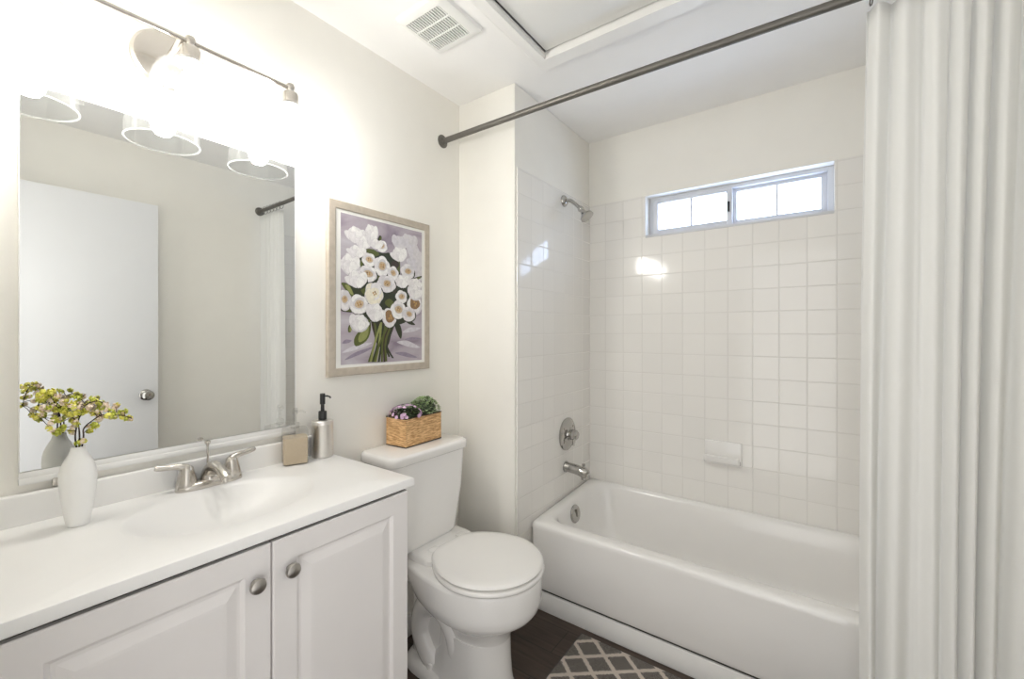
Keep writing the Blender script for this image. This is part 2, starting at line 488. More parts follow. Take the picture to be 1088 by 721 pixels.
# back wall around the window
WX0, WX1, WZ0, WZ1 = .672, 1.488, 1.818, 2.040
def wall_with_hole(bm, x0, x1, y0, y1, z0, z1):
    bx(bm, (x0, y0, z0), (WX0, y1, z1)); bx(bm, (WX1, y0, z0), (x1, y1, z1))
    if z0 < WZ0: bx(bm, (WX0, y0, z0), (WX1, y1, WZ0))
    if z1 > WZ1: bx(bm, (WX0, y0, WZ1), (WX1, y1, z1))
bm = bmesh.new(); wall_with_hole(bm, 0, XR, YB, YB + T, 0, ZC); struct('wall_back', bm, M['wall'], smooth=False)
# ceiling with the opening of the attic hatch
HX0, HX1, HY0, HY1 = .552, 1.14, .76, 1.452
bm = bmesh.new()
bx(bm, (-T, -T, ZC), (HX0, YB + T, ZC + .1)); bx(bm, (HX1, -T, ZC), (XR + T, YB + T, ZC + .1))
bx(bm, (HX0, -T, ZC), (HX1, HY0, ZC + .1)); bx(bm, (HX0, HY1, ZC), (HX1, YB + T, ZC + .1))
struct('ceiling', bm, M['ceiling'], smooth=False)
# tiled surround, three sides, 8 mm proud of the walls
TZ0, TZ1, TT = .40, 2.040, .008
bm = bmesh.new(); wall_with_hole(bm, XP, XR, YB - TT, YB, TZ0, TZ1); struct('wall_tile_back', bm, M['tile_back'], smooth=False)
bm = bmesh.new(); bx(bm, (XP, YP + .012, TZ0 - .01), (XP + TT, YB - TT, TZ1), .003, 2); struct('wall_tile_left', bm, M['tile_side'])
bm = bmesh.new(); bx(bm, (XR - TT, 1.60, TZ0), (XR, YB - TT, TZ1), .003, 2); struct('wall_tile_right', bm, M['tile_side'])

def baseboard(name, lo, hi):
    bm = bmesh.new(); bx(bm, lo, hi, .004, 2); struct(name, bm, M['trim'])
baseboard('baseboard_left', (0, .84, 0), (.013, YP, .09))
baseboard('baseboard_partition', (.013, YP - .013, 0), (XP, YP, .09))
baseboard('baseboard_right', (XR - .013, 0, 0), (XR, 1.66, .09))
bm = bmesh.new(); bx(bm, (XP + .0, 1.700, 0), (XR, 1.722, .092), .004, 2); struct('trim_1', bm, M['trim'])   # board at the foot of the tub

# ------------------------------------------------------------------ window
win = thing('window_1', 'white sliding window high in the tiled back wall', 'window', (1.08, YB + .07, WZ0)); win['kind'] = 'structure'
y0, y1 = YB + .058, YB + .115
def ring_box(bm, x0, x1, z0, z1, ya, yb, w, bev=.002, top=None, bot=None):
    top = w if top is None else top; bot = w if bot is None else bot
    bx(bm, (x0, ya, z0), (x0 + w, yb, z1), bev); bx(bm, (x1 - w, ya, z0), (x1, yb, z1), bev)
    bx(bm, (x0 + w, ya, z1 - top), (x1 - w, yb, z1), bev); bx(bm, (x0 + w, ya, z0), (x1 - w, yb, z0 + bot), bev)
bm = bmesh.new(); ring_box(bm, WX0, WX1, WZ0, WZ1, y0, y1, .022, top=.020, bot=.022); obj('window_frame', bm, M['vinyl'], win)
bm = bmesh.new(); bx(bm, (WX0, YB - .012, WZ0 - .006), (WX1, y0, WZ0 + .008), .003); obj('window_sill', bm, M['vinyl'], win)
def sash(x0, x1, ya, yb):
    bm = bmesh.new()
    z0, z1 = WZ0 + .022, WZ1 - .018
    ring_box(bm, x0, x1, z0, z1, ya, yb, .026, top=.018, bot=.022)
    s_ = obj('sash', bm, M['vinyl'], win)
    xm = (x0 + x1) / 2
    bm = bmesh.new(); bx(bm, (xm - .005, (ya + yb) / 2 - .006, z0 + .02), (xm + .005, (ya + yb) / 2 + .006, z1 - .016), .001); obj('muntin', bm, M['vinyl'], s_)
    bm = bmesh.new(); bx(bm, (x0 + .022, (ya + yb) / 2 - .002, z0 + .018), (x1 - .022, (ya + yb) / 2 + .002, z1 - .014)); obj('window_pane', bm, M['pane'], s_, smooth=False)
    return s_
sash(.694, 1.085, y0 - .004, y0 + .024)
sash(1.075, 1.468, y0 + .026, y0 + .050)
bm = bmesh.new(); bx(bm, (1.064, y0 - .012, WZ0 + .085), (1.074, y0 - .002, WZ0 + .135), .002)
obj('window_latch', bm, M['black'], win)

# ------------------------------------------------------------------ door folded back beside the right wall (seen in the mirror)
door = thing('door_1', 'plain white door standing open along the right wall', 'door', (1.70, .02, 0)); door['kind'] = 'structure'
bm = bmesh.new(); bx(bm, (1.712, .012, .012), (1.748, .813, 2.042), .002); obj('door_slab', bm, M['door'], door)
bm = bmesh.new()
for sgn, x in ((-1, 1.712), (1, 1.748)):
    lathe(bm, [(.031, 0), (.031, .004), (.026, .008), (.012, .010), (.011, .030), (.022, .036), (.027, .045), (.027, .054), (.020, .061), (.0, .063)], (x, .757, .945), (sgn, 0, 0), 28)
obj('door_handle', bm, M['chrome'], door)
bm = bmesh.new()
for z in (.2, 1.0, 1.85): tube(bm, [(1.752, .008, z - .045), (1.752, .008, z + .045)], .006)
obj('hinge', bm, M['nickel'], door)

# ------------------------------------------------------------------ bathtub
tub = thing('bathtub', 'white enamel alcove bathtub with flat front apron under the window', 'bathtub', (1.09, 1.98, 0))
X0, X1, Y0, Y1 = XP + .009, XR - .009, 1.661, YB - .009
n = 9
rings = []
def front_ring(y0_, z, r):
    return rrect(X0, X1, y0_, Y1, r, z, n)
rings.append(front_ring(1.692, .108, .012))
rings.append(front_ring(1.680, .135, .014))
rings.append(front_ring(1.667, .30, .016))
rings.append(front_ring(1.662, .395, .018))
ri = rrect(X0, X1, Y0, Y1, .020, .412, n); rings.append(ri)
ri = rrect(X0 + .004, X1 - .004, Y0 + .006, Y1 - .002, .022, .421, n); rings.append(ri)
ri = rrect(X0 + .010, X1 - .010, Y0 + .016, Y1 - .004, .028, .425, n); rings.append(ri)
# deck, the back ledge a little higher than the front
def deck(z, dz, x0, x1, ya, yb, r):
    ring = rrect(x0, x1, ya, yb, r, z, n)
    for p in ring:
        p.z += dz * max(0, (p.y - ya) / (yb - ya)) ** 1.5
    return ring
for ring in rings[-3:]:
    for p in ring: p.z += .030 * max(0, (p.y - Y0) / (Y1 - Y0)) ** 1.5
rings.append(deck(.424, .030, 0.384, 1.825, 1.722, 2.276, .09))
rings.append(deck(.419, .030, 0.392, 1.818, 1.732, 2.269, .10))
rings.append(deck(.405, .028, .399, 1.808, 1.741, 2.261, .11))
rings.append(deck(.36, .016, .405, 1.785, 1.752, 2.250, .12))
rings.append(deck(.25, .0, .425, 1.74, 1.775, 2.225, .13))
rings.append(deck(.14, .0, .462, 1.62, 1.80, 2.19, .14))
rings.append(deck(.105, .0, .50, 1.57, 1.84, 2.15, .13))
rings.append(deck(.095, .0, .58, 1.48, 1.90, 2.09, .09))
bm = bmesh.new(); loft(bm, rings, False, True); obj('tub_shell', bm, M['enamel'], tub, angle=50)
bm = bmesh.new()
for yy in (1.70,):
    bx(bm, (X0 + .006, yy + .006, .090), (X1 - .006, yy + .012, .150))
obj('apron_shade_strip', bm, M['gap_shade'], tub, smooth=False)  # solid dark strip in place of the shade below the apron
bm = bmesh.new()
lathe(bm, [(.045, -.004), (.045, .004), (.039, .011), (.014, .014), (.0, .0145)], (.407, 1.985, .362), (1, 0, .14), 32)
bx(bm, (.418, 1.979, .352), (.428, 1.991, .388), .002)
obj('overflow_plate', bm, M['chrome'], tub)
bm = bmesh.new(); lathe(bm, [(.030, 0), (.030, .003), (.02, .006), (0, .007)], (.60, 2.0, .0955), (0, 0, 1), 24); obj('drain', bm, M['chrome'], tub)

# tub fittings on the tiled side wall
XW = XP + TT
sp = thing('tub_spout', 'chrome tub spout on the tiled wall just above the bathtub', 'spout', (XW, 2.0, .575))
bm = bmesh.new()
tube(bm, [(XW, 2.0, .592), (XW + .006, 2.0, .592), (XW + .012, 2.0, .592), (XW + .06, 2.0, .588), (XW + .105, 2.0, .580), (XW + .122, 2.0, .574), (XW + .128, 2.0, .570)], [.029, .029, .025, .025, .026, .024, .017], 24)
tube(bm, [(XW + .108, 2.0, .578), (XW + .110, 2.0, .545)], [.019, .017], 20)
obj('spout_body', bm, M['chrome'], sp)
bm = bmesh.new(); lathe(bm, [(.006, 0), (.006, .012), (.009, .014), (.009, .022), (.0, .024)], (XW + .105, 2.0, .602), (0, 0, 1), 14); obj('diverter_knob', bm, M['chrome'], sp)

sv = thing('shower_valve', 'round chrome shower valve with a small lever on the tiled wall', 'valve', (XW, 2.014, .762))
bm = bmesh.new(); lathe(bm, [(.086, 0), (.086, .004), (.078, .010), (.050, .015), (.034, .018), (.032, .022), (0, .022)], (XW, 2.014, .762), (1, 0, 0), 40); obj('escutcheon', bm, M['chrome'], sv)
bm = bmesh.new(); lathe(bm, [(.026, .018), (.028, .03), (.026, .055), (.018, .064), (0, .066)], (XW, 2.014, .762), (1, 0, 0), 24)
tube(bm, [(XW + .048, 2.014, .762), (XW + .052, 1.995, .735), (XW + .056, 1.985, .715)], [.010, .008, .006], 12)
obj('valve_lever', bm, M['chrome'], sv)
for a in (35, 145, 215, 325):
    bm = bmesh.new()
    lathe(bm, [(.006, .010), (.006, .016), (.003, .018), (0, .018)], (XW, 2.014 + .060 * cos(R(a)), .762 + .060 * sin(R(a))), (1, 0, 0), 10)
    obj('screw', bm, M['nickel'], sv)

sh = thing('wall_shower', 'small chrome shower head on a bent arm high on the tiled wall', 'shower head', (XP, 1.98, 1.99))
bm = bmesh.new(); lathe(bm, [(.030, 0), (.029, .006), (.022, .014), (.012, .018), (0, .018)], (XW, 1.98, 1.992), (1, 0, 0), 28); obj('wall_flange', bm, M['chrome'], sh)
bm = bmesh.new(); tube(bm, spline([(XW, 1.98, 1.992), (XW + .035, 1.98, 1.990), (XW + .07, 1.98, 1.962), (XW + .098, 1.98, 1.934)], 6), .0095, 14); obj('shower_arm', bm, M['chrome'], sh)
bm = bmesh.new(); lathe(bm, [(.012, -.012), (.016, -.004), (.016, .006), (.012, .012), (.014, .022), (.024, .040), (.034, .050), (.036, .060), (.030, .062), (0, .060)], (XW + .098, 1.98, 1.934), (.62, 0, -.78), 28); obj('spray_head', bm, M['chrome'], sh)

# ceramic soap dish set in the tiles
sd = thing('soap_dish', 'white ceramic soap dish set into the back wall tiles', 'soap dish', (1.05, YB - TT, .65))
yb = YB - TT
bm = bmesh.new(); bx(bm, (.972, yb - .012, .655), (1.136, yb + .004, .772), .006, 3); obj('back_plate', bm, M['porcelain'], sd)
bm = bmesh.new()
prof = [(yb - .010, .665), (yb - .048, .672), (yb - .058, .682), (yb - .060, .705), (yb - .055, .708), (yb - .050, .690), (yb - .012, .684)]
xs = [.976, .982, .990, 1.118, 1.126, 1.132]
rr = []
for k, x in enumerate(xs):
    s_ = .82 if k in (0, 5) else (.95 if k in (1, 4) else 1.0)
    rr.append([Vector((x, yb - .01 + (p[0] - yb + .01) * s_, p[1])) for p in prof])
loft(bm, rr); obj('tray', bm, M['porcelain'], sd, angle=50)
for x in (1.0, 1.03, 1.06, 1.09, 1.11):
    bm = bmesh.new(); bx(bm, (x - .003, yb - .05, .683), (x + .003, yb - .012, .688), .001)
    obj('drain_rib', bm, M['porcelain'], sd)

# ------------------------------------------------------------------ shower curtain, rod, rings
RY, RZ = 1.434, 2.190
rod = thing('shower_rod', 'dark pewter shower rod spanning the room in front of the bathtub', 'curtain rod', (.93, RY, RZ))
bm = bmesh.new(); tube(bm, [(.004, RY, 2.197), (.6, RY, 2.193), (1.0, RY, 2.187), (1.5, RY, 2.178), (XR - .004, RY, 2.175)], .0125, 20); obj('rod_tube', bm, M['rod'], rod)
for x, sgn, z in ((0, 1, 2.197), (XR, -1, 2.175)):
    bm = bmesh.new(); lathe(bm, [(.030, 0), (.030, .003), (.027, .005), (.016, .007), (.0145, .014), (.0, .014)], (x, RY, z), (sgn, 0, 0), 28); obj('end_flange', bm, M['rod'], rod)

cx0, cx1, cz0, cz1 = 1.522, 1.797, .14, 2.135
cur = thing('shower_curtain', 'white cloth shower curtain gathered in vertical folds at the right', 'curtain', (1.68, RY, cz0))
bm = bmesh.new()
NX, NZ = 260, 40
grid = []
for k in range(NZ + 1):
    tz = k / NZ; z = cz0 + (cz1 - cz0) * tz
    row = []
    for i in range(NX + 1):
        t = i / NX
        x = cx0 + .016 * tz ** 2 * (1 - t) + (cx1 + .036 * tz ** 1.5 - cx0) * t
        ph = 2 * pi * (6.6 * t + .30 * sin(2 * pi * t * 1.3 + .6) + .10 * sin(tz * 3.0 + t * 9))
        amp = (.015 + .005 * sin(9 * t + 1.0)) * (1.0 - .25 * tz) * (1 + .12 * sin(5 * tz + 7 * t))
        y = RY + amp * sin(ph) + .003 * sin(2 * ph + 1.1 + 2 * tz) + .004 * sin(3 * tz + 4 * t)
        x += .004 * cos(ph + .5) * (1 if 0 < i < NX else 0)
        row.append(bm.verts.new((x, y, z)))
    grid.append(row)
for a, b in zip(grid, grid[1:]):
    for i in range(NX): bm.faces.new((a[i], a[i + 1], b[i + 1], b[i]))
cl = obj('curtain_cloth', bm, M['curtain'], cur, angle=180)
so = cl.modifiers.new('thickness', 'SOLIDIFY'); so.thickness = .0012
ring_x = [1.545, 1.59, 1.635, 1.68, 1.725, 1.77, 1.815]
proto = None
for i, x in enumerate(ring_x):
    zr = 2.1765
    if proto is None:
        bm = bmesh.new()
        tube(bm, [(x + .002 * sin(a * 2), RY + .0165 * sin(a), zr + .001 + (.0165 * cos(a) if cos(a) > 0 else .034 * cos(a))) for a in [R(20 + 330 * k / 30) for k in range(31)]], .0016, 8)
        proto = obj('curtain_ring', bm, M['rod'], None, loc=(x, RY, zr))
        o = proto
    else:
        o = proto.copy(); col.objects.link(o); o.location = (x, RY, zr)
    finish(o, 'dark wire curtain ring at the free left edge of the white shower curtain' if i == 0 else '%s dark wire curtain ring from the free left edge of the shower curtain' % ('', 'second', 'third', 'fourth', 'fifth', 'sixth', 'seventh')[i], 'curtain ring', 'rings along the top of the shower curtain')

# ------------------------------------------------------------------ ceiling fittings
vn = thing('exhaust_vent', 'square white slatted exhaust vent in the ceiling', 'vent', (.325, 1.097, ZC))
bm = bmesh.new()
vx0, vx1, vy0, vy1 = .214, .438, .985, 1.208
gx0, gx1, gy0, gy1 = .236, .398, 1.016, 1.178
zt, zb = ZC, ZC - .016
outer0 = rrect(vx0, vx1, vy0, vy1, .010, zt, 5); outer1 = rrect(vx0 + .004, vx1 - .004, vy0 + .004, vy1 - .004, .010, zb + .004, 5)
outer2 = rrect(vx0 + .012, vx1 - .012, vy0 + .012, vy1 - .012, .008, zb, 5); inner = rrect(gx0, gx1, gy0, gy1, .002, zb, 5); inner2 = rrect(gx0, gx1, gy0, gy1, .002, zt - .001, 5)
loft(bm, [outer0, outer1, outer2, inner, inner2], False, False); obj('vent_frame', bm, M['vent'], vn)
bm = bmesh.new(); bx(bm, (gx0 - .004, gy0 - .004, zt - .003), (gx1 + .004, gy1 + .004, zt - .0005)); obj('vent_shade_sheet', bm, M['vent_shade'], vn, smooth=False)  # flat dark sheet painted as the shade behind the slats
bm = bmesh.new()
ns = 15
for k in range(ns):
    x = gx0 + (gx1 - gx0) * (k + .5) / ns
    bx(bm, (x - .0027, gy0, zb + .0005), (x + .0027, gy1, zb + .006), .0006, 1)
for y in (gy0 + (gy1 - gy0) * .335, gy0 + (gy1 - gy0) * .665): bx(bm, (gx0, y - .003, zb), (gx1, y + .003, zb + .006), .0006, 1)
obj('vent_slats', bm, M['vent'], vn)

ht = thing('attic_hatch', 'large white attic access hatch framed in the ceiling', 'ceiling hatch', (.85, 1.1, ZC))
bm = bmesh.new()
FW = .060
zt, zb = ZC, ZC - .030
def rr4(x0, x1, ya, yb, z): return [Vector((x0, ya, z)), Vector((x1, ya, z)), Vector((x1, yb, z)), Vector((x0, yb, z))]
loft(bm, [rr4(HX0 - FW, HX1 + FW, HY0 - FW - .02, HY1 + FW + .02, zt), rr4(HX0 - FW, HX1 + FW, HY0 - FW - .02, HY1 + FW + .02, zt - .010),
          rr4(HX0 - FW + .014, HX1 + FW - .014, HY0 - FW - .006, HY1 + FW + .006, zb + .008), rr4(HX0 - FW + .020, HX1 + FW - .020, HY0 - FW, HY1 + FW, zb),
          rr4(HX0, HX1, HY0, HY1, zb), rr4(HX0, HX1, HY0, HY1, zt + .02)], False, False)
obj('hatch_frame', bm, M['trim'], ht, smooth=False)
bm = bmesh.new(); bx(bm, (HX0, HY0, zt + .006), (HX1, HY1, zt + .012)); obj('hatch_seal', bm, M['gasket'], ht, smooth=False)
bm = bmesh.new(); bx(bm, (HX0 + .008, HY0 + .008, zt - .002), (HX1 - .008, HY1 - .008, zt + .010), .002); obj('hatch_panel', bm, M['hatch'], ht)

# ------------------------------------------------------------------ mirror
mir = thing('mirror', 'large frameless wall mirror above the sink', 'mirror', (0, .43, .975))
my0, my1, mz0, mz1 = .128, .737, .978, 1.856
bm = bmesh.new(); bx(bm, (.001, my0, mz0), (.006, my1, mz1)); obj('mirror_glass', bm, M['mirror'], mir, smooth=False)
bm = bmesh.new(); bx(bm, (.0005, my0 - .002, mz0 - .016), (.014, my1 + .002, mz0 - .002), .001); bx(bm, (.0095, my0 - .002, mz0 - .004), (.012, my1 + .002, mz0 + .012), .0008)
obj('bottom_channel', bm, M['mirror_edge'], mir)
for y in (.220, .64):
    bm = bmesh.new(); bx(bm, (.0008, y - .010, mz1 - .012), (.010, y + .010, mz1 + .012), .002); obj('mirror_clip', bm, M['clear'], mir)
for ya in (my1, my0 - .002):
    bm = bmesh.new(); bx(bm, (.0, ya, mz0), (.007, ya + .002, mz1), .0005); obj('side_edge', bm, M['mirror_edge'], mir)
bm = bmesh.new(); bx(bm, (.006, .176, mz0 - .030), (.016, .196, mz0 - .012), .002); obj('mirror_clip', bm, M['nickel'], mir)

# ------------------------------------------------------------------ vanity light with three clear shades
LX, LZ = .112, 2.052
LY = [.152, .410, .668]
vl = thing('vanity_light', 'brushed nickel bar light with three clear glass shades above the mirror', 'wall lamp', (0, .41, 2.03))
bm = bmesh.new(); lathe(bm, [(.076, 0), (.076, .010), (.070, .018), (.050, .024), (.0, .026)], (0, .388, 2.030), (1, 0, 0), 40); obj('wall_plate', bm, M['nickel'], vl)
bm = bmesh.new(); tube(bm, [(.022, .388, 2.03), (.06, .388, 2.035), (LX, .392, LZ)], .008, 14)
obj('lamp_arm', bm, M['nickel'], vl)
bm = bmesh.new(); tube(bm, [(LX, LY[0] - .012, LZ), (LX, LY[2] + .006, LZ)], .0062, 14); obj('lamp_bar', bm, M['nickel'], vl)
for y in LY:
    bm = bmesh.new()
    lathe(bm, [(0, .016), (.010, .013), (.013, .004), (.010, -.006), (.008, -.012), (.021, -.015), (.023, -.022), (.023, -.046), (.019, -.050), (.034, -.054), (.036, -.060), (.030, -.062), (0, -.062)], (LX, y, LZ), (0, 0, 1), 28)
    s_ = obj('lamp_socket', bm, M['nickel'], vl)
    bm = bmesh.new()
    prof = [(.030, -.056), (.048, -.062), (.064, -.076), (.075, -.098), (.081, -.128), (.084, -.165), (.085, -.205), (.0865, -.206), (.0875, -.203), (.0865, -.165), (.0835, -.127), (.0775, -.096), (.066, -.073), (.050, -.059), (.030, -.053)]
    lathe(bm, prof, (LX, y, LZ), (0, 0, 1), 40, cap0=False, cap1=False); tube(bm, [(LX + .0862 * cos(2 * pi * q / 40), y + .0862 * sin(2 * pi * q / 40), LZ - .2045) for q in range(41)], .0022, 8, mi=1, caps=False); obj('glass_shade', bm, [M['shade_glass'], M['shade_rim']], s_)
    bm = bmesh.new()
    lathe(bm, [(.012, -.062), (.013, -.078), (.018, -.090), (.026, -.104), (.030, -.128), (.030, -.150), (.027, -.168), (.018, -.181), (0, -.186)], (LX, y, LZ), (0, 0, 1), 20); obj('light_bulb', bm, M['bulb'], s_)

# ------------------------------------------------------------------ vanity cabinet, top, faucet
VY0, VY1, VX, CT = .052, .832, .452, .877
cb = thing('vanity_cabinet', 'white bathroom vanity cabinet with two raised panel doors', 'cabinet', (.23, .44, 0))
bm = bmesh.new()
zc_ = CT - .027
bx(bm, (.002, VY0, .0), (VX - .018, VY0 + .016, zc_)); bx(bm, (.002, VY1 - .016, .0), (VX - .018, VY1, zc_)); bx(bm, (.002, VY0 + .016, .10), (.010, VY1 - .016, zc_))
bx(bm, (.010, VY0 + .016, .10), (VX - .018, VY1 - .016, .116)); bx(bm, (VX - .08, VY0 + .016, 0), (VX - .065, VY1 - .016, .10))
bx(bm, (VX - .018, VY0, .10), (VX, VY0 + .04, zc_)); bx(bm, (VX - .018, VY1 - .04, .10), (VX, VY1, zc_)); bx(bm, (VX - .018, VY0 + .04, .10), (VX, VY1 - .04, .14)); bx(bm, (VX - .018, VY0 + .04, zc_ - .05), (VX, VY1 - .04, zc_))
bx(bm, (VX - .018, .425, .14), (VX, .470, zc_ - .05))
obj('cabinet_body', bm, M['cabinet'], cb)
bm = bmesh.new(); bx(bm, (VX - .002, VY0 + .006, CT - .040), (VX + .006, VY1 - .008, CT - .027)); obj('counter_shade_strip', bm, M['gap_shade'], cb, smooth=False)  # dark strip stands in for the shade under the countertop edge
def door_panel(y0_, y1_, z0, z1, ky):
    bm = bmesh.new()
    xb, xf = VX + .0015, VX + .0205
    def r4(i, x, zi=None):
        zi = i if zi is None else zi
        return [Vector((x, y0_ + i, z0 + zi)), Vector((x, y1_ - i, z0 + zi)), Vector((x, y1_ - i, z1 - zi)), Vector((x, y0_ + i, z1 - zi))]
    loft(bm, [r4(0, xb), r4(0, xf - .003), r4(.003, xf), r4(.052, xf), r4(.060, xf - .007), r4(.066, xf - .007), r4(.086, xf - .0005), r4(.092, xf)], True, True)
    d = obj('cabinet_door', bm, M['cabinet'], cb, smooth=False)
    bm = bmesh.new()
    lathe(bm, [(.0075, 0), (.0065, .008), (.008, .011), (.0155, .014), (.0165, .018), (.0145, .023), (.008, .0265), (0, .0272)], (xf, ky, .772), (1, 0, 0), 24)
    obj('door_knob', bm, M['knob_metal'], d)
DZ0, DZ1 = .115, CT - .0335
door_panel(VY0 + .006, .4455, DZ0, DZ1, .411)
door_panel(.4490, VY1 - .008, DZ0, DZ1, .484)

# countertop with the integral oval bowl
ct = thing('sink_countertop', 'white vanity top with an oval sink bowl and backsplash', 'countertop', (.24, .44, CT))
CX1, CY0, CY1 = .474, .040, .846
SX, SY, SA, SB = .238, .452, .158, .206
bm = bmesh.new()
def ell(k, z, nn=64):
    return [Vector((SX + SA * k * cos(2 * pi * i / nn), SY + SB * k * sin(2 * pi * i / nn), z)) for i in range(nn)]
def rect_ring(x0, x1, ya, yb, z, nn=64):
    out = []
    for i in range(nn):
        a = 2 * pi * i / nn
        dx, dy = SA * cos(a), SB * sin(a)
        ts = []
        if dx > 1e-9: ts.append((x1 - SX) / dx)
        if dx < -1e-9: ts.append((x0 - SX) / dx)
        if dy > 1e-9: ts.append((yb - SY) / dy)
        if dy < -1e-9: ts.append((ya - SY) / dy)
        t = min(ts); out.append(Vector((SX + dx * t, SY + dy * t, z)))
    # snap the nearest points to the true corners
    for cx, cy in ((x0, ya), (x1, ya), (x1, yb), (x0, yb)):
        j = min(range(nn), key=lambda q: (out[q].x - cx) ** 2 + (out[q].y - cy) ** 2)
        out[j] = Vector((cx, cy, z))
    return out
zt = CT
rings = [rect_ring(.002, CX1 - .003, CY0, CY1, zt - .026), rect_ring(.002, CX1, CY0, CY1, zt - .0235), rect_ring(.002, CX1, CY0, CY1, zt - .006),
         rect_ring(.002, CX1 - .002, CY0 + .002, CY1 - .002, zt - .0015), rect_ring(.002, CX1 - .006, CY0 + .005, CY1 - .005, zt)]
for k, dz in ((1.0, 0), (.985, -.0006), (.965, -.002), (.94, -.0048), (.90, -.011), (.84, -.022), (.74, -.040), (.60, -.060), (.42, -.076), (.24, -.084), (.12, -.0865)):
    rings.append(ell(k, zt + dz))
loft(bm, rings, False, True); obj('sink_top', bm, M['marble'], ct, angle=40)
bm = bmesh.new(); bx(bm, (.001, CY0, zt - .001), (.021, CY1, zt + .067), .004, 3); obj('backsplash', bm, M['marble'], ct)
bm = bmesh.new(); lathe(bm, [(.021, -.001), (.021, .002), (.016, .004), (0, .0045)], (SX, SY, zt - .0855), (0, 0, 1), 24); obj('sink_drain', bm, M['chrome'], ct)

fy = .473
fa = thing('faucet', 'brushed nickel two handle faucet behind the sink bowl', 'faucet', (.06, fy, CT))
bm = bmesh.new()
def cap_ring(s, z, hl=.080, hw=.026, cx=.058):
    out = []
    for i in range(40):
        a = 2 * pi * i / 40
        out.append(Vector((cx + hw * s * cos(a), fy + (hl - hw) * (1 if sin(a) > 0 else -1) * (abs(sin(a)) ** .35) + hw * s * sin(a), z)))
    return out
loft(bm, [cap_ring(1, CT), cap_ring(1, CT + .006), cap_ring(.92, CT + .013), cap_ring(.7, CT + .018)], True, True)
obj('base_plate', bm, M['nickel'], fa, angle=50)
bm = bmesh.new()
path = spline([(.056, fy, CT + .014), (.060, fy, CT + .036), (.082, fy, CT + .054), (.115, fy, CT + .056), (.150, fy, CT + .046), (.166, fy, CT + .036)], 6)
nn_ = len(path)
tube(bm, path, [.024 - .011 * min(1, i / (nn_ * .55)) for i in range(nn_)], 20)
tube(bm, [(.158, fy, CT + .042), (.161, fy, CT + .026)], [.011, .010], 16)
obj('spout', bm, M['nickel'], fa)
for sgn in (-1, 1):
    hy = fy + sgn * .054
    bm = bmesh.new()
    lathe(bm, [(.024, .012), (.0235, .020), (.020, .036), (.0165, .050), (.015, .058), (.010, .064), (0, .066)], (.056, hy, CT), (0, 0, 1), 24)
    tube(bm, spline([(.056, hy, CT + .058), (.054, hy + sgn * .020, CT + .066), (.050, hy + sgn * .045, CT + .068), (.046, hy + sgn * .066, CT + .072)], 5),
         [.011, .0105, .010, .0095, .009, .0085, .008, .0075, .007, .007, .0072, .0075, .0075, .0075, .0075, .006], 14)
    obj('handle', bm, M['nickel'], fa)
bm = bmesh.new()
tube(bm, [(.034, fy + .002, CT + .012), (.034, fy + .002, CT + .104)], .0024, 10)
lathe(bm, [(.003, -.012), (.0035, -.006), (.0075, 0), (.0075, .004), (.003, .006), (0, .006)], (.034, fy + .002, CT + .112), (0, 0, 1), 14)
obj('lift_rod', bm, M['nickel'], fa)

# ------------------------------------------------------------------ things on the vanity top
va = thing('vase', 'matte white ceramic bud vase on the left of the vanity top', 'vase', (.113, .203, CT))
bm = bmesh.new()
prof = [(.0165, 0), (.0180, .0015), (.0200, .010), (.0250, .040), (.0290, .075), (.0310, .100), (.0305, .115), (.0275, .130), (.0215, .145), (.0155, .156), (.0125, .165), (.0122, .171), (.0108, .172), (.0100, .168), (.0110, .160), (.0145, .150)]
lathe(bm, prof, (.113, .203, CT), (0, 0, 1), 40, cap1=False)
obj('vase_body', bm, M['ceramic'], va, angle=60)

BL = [(-0.055,0.283),(-0.059,0.292),(-0.054,0.297),(-0.047,0.288),(-0.041,0.297),(-0.037,0.295),(-0.04,0.278),(-0.059,0.266),(-0.053,0.267),(-0.062,0.248),(-0.045,0.257),(-0.031,0.287),(-0.037,0.265),(-0.03,0.257),(-0.024,0.271),(-0.019,0.258),(-0.021,0.252),(-0.036,0.24),(-0.043,0.234),(-0.044,0.222),(-0.024,0.236),(-0.028,0.232),(-0.024,0.218),(-0.009,0.27),(-0.01,0.261),(0.002,0.277),(-0.003,0.26),(-0.005,0.249),(0.005,0.261),(0.02,0.275),(0.02,0.262),(0.015,0.258),(0.029,0.268),(0.036,0.261),(0.043,0.26),(0.038,0.252),(0.034,0.243),(0.036,0.234),(0.026,0.24),(0.05,0.243),(0.044,0.235),(0.036,0.225),(0.061,0.244),(0.055,0.235),(0.059,0.226),(0.071,0.235),(0.071,0.225),(0.062,0.229),(0.064,0.251),(0.087,0.22),(0.079,0.237),(-0.008,0.228),(-0.008,0.218),(-0.009,0.206),(-0.034,0.212),(0.019,0.211),(0.025,0.216),(0.022,0.204),(0.005,0.185),(-0.001,0.18),(0.007,0.243),(0.0,0.239),(-0.013,0.243),(-0.02,0.263),(0.012,0.248),(0.004,0.181)]
stems = {
    'l': [(0, .150), (-.004, .19), (-.002, .225), (-.016, .245), (-.030, .262), (-.040, .284), (-.050, .293), (-.058, .27), (-.062, .250)],
    'm': [(.002, .150), (.002, .20), (0.0, .228), (.006, .245), (.012, .262), (.030, .268), (.044, .258)],
    'r': [(.004, .150), (.008, .19), (.008, .21), (.020, .225), (.036, .236), (.055, .234), (.072, .230), (.088, .220)],
}
labels = {'l': 'yellow green blossom sprig drooping to the left in the white vase', 'm': 'middle yellow green blossom sprig arching up from the white vase', 'r': 'yellow green blossom sprig reaching right from the white vase'}
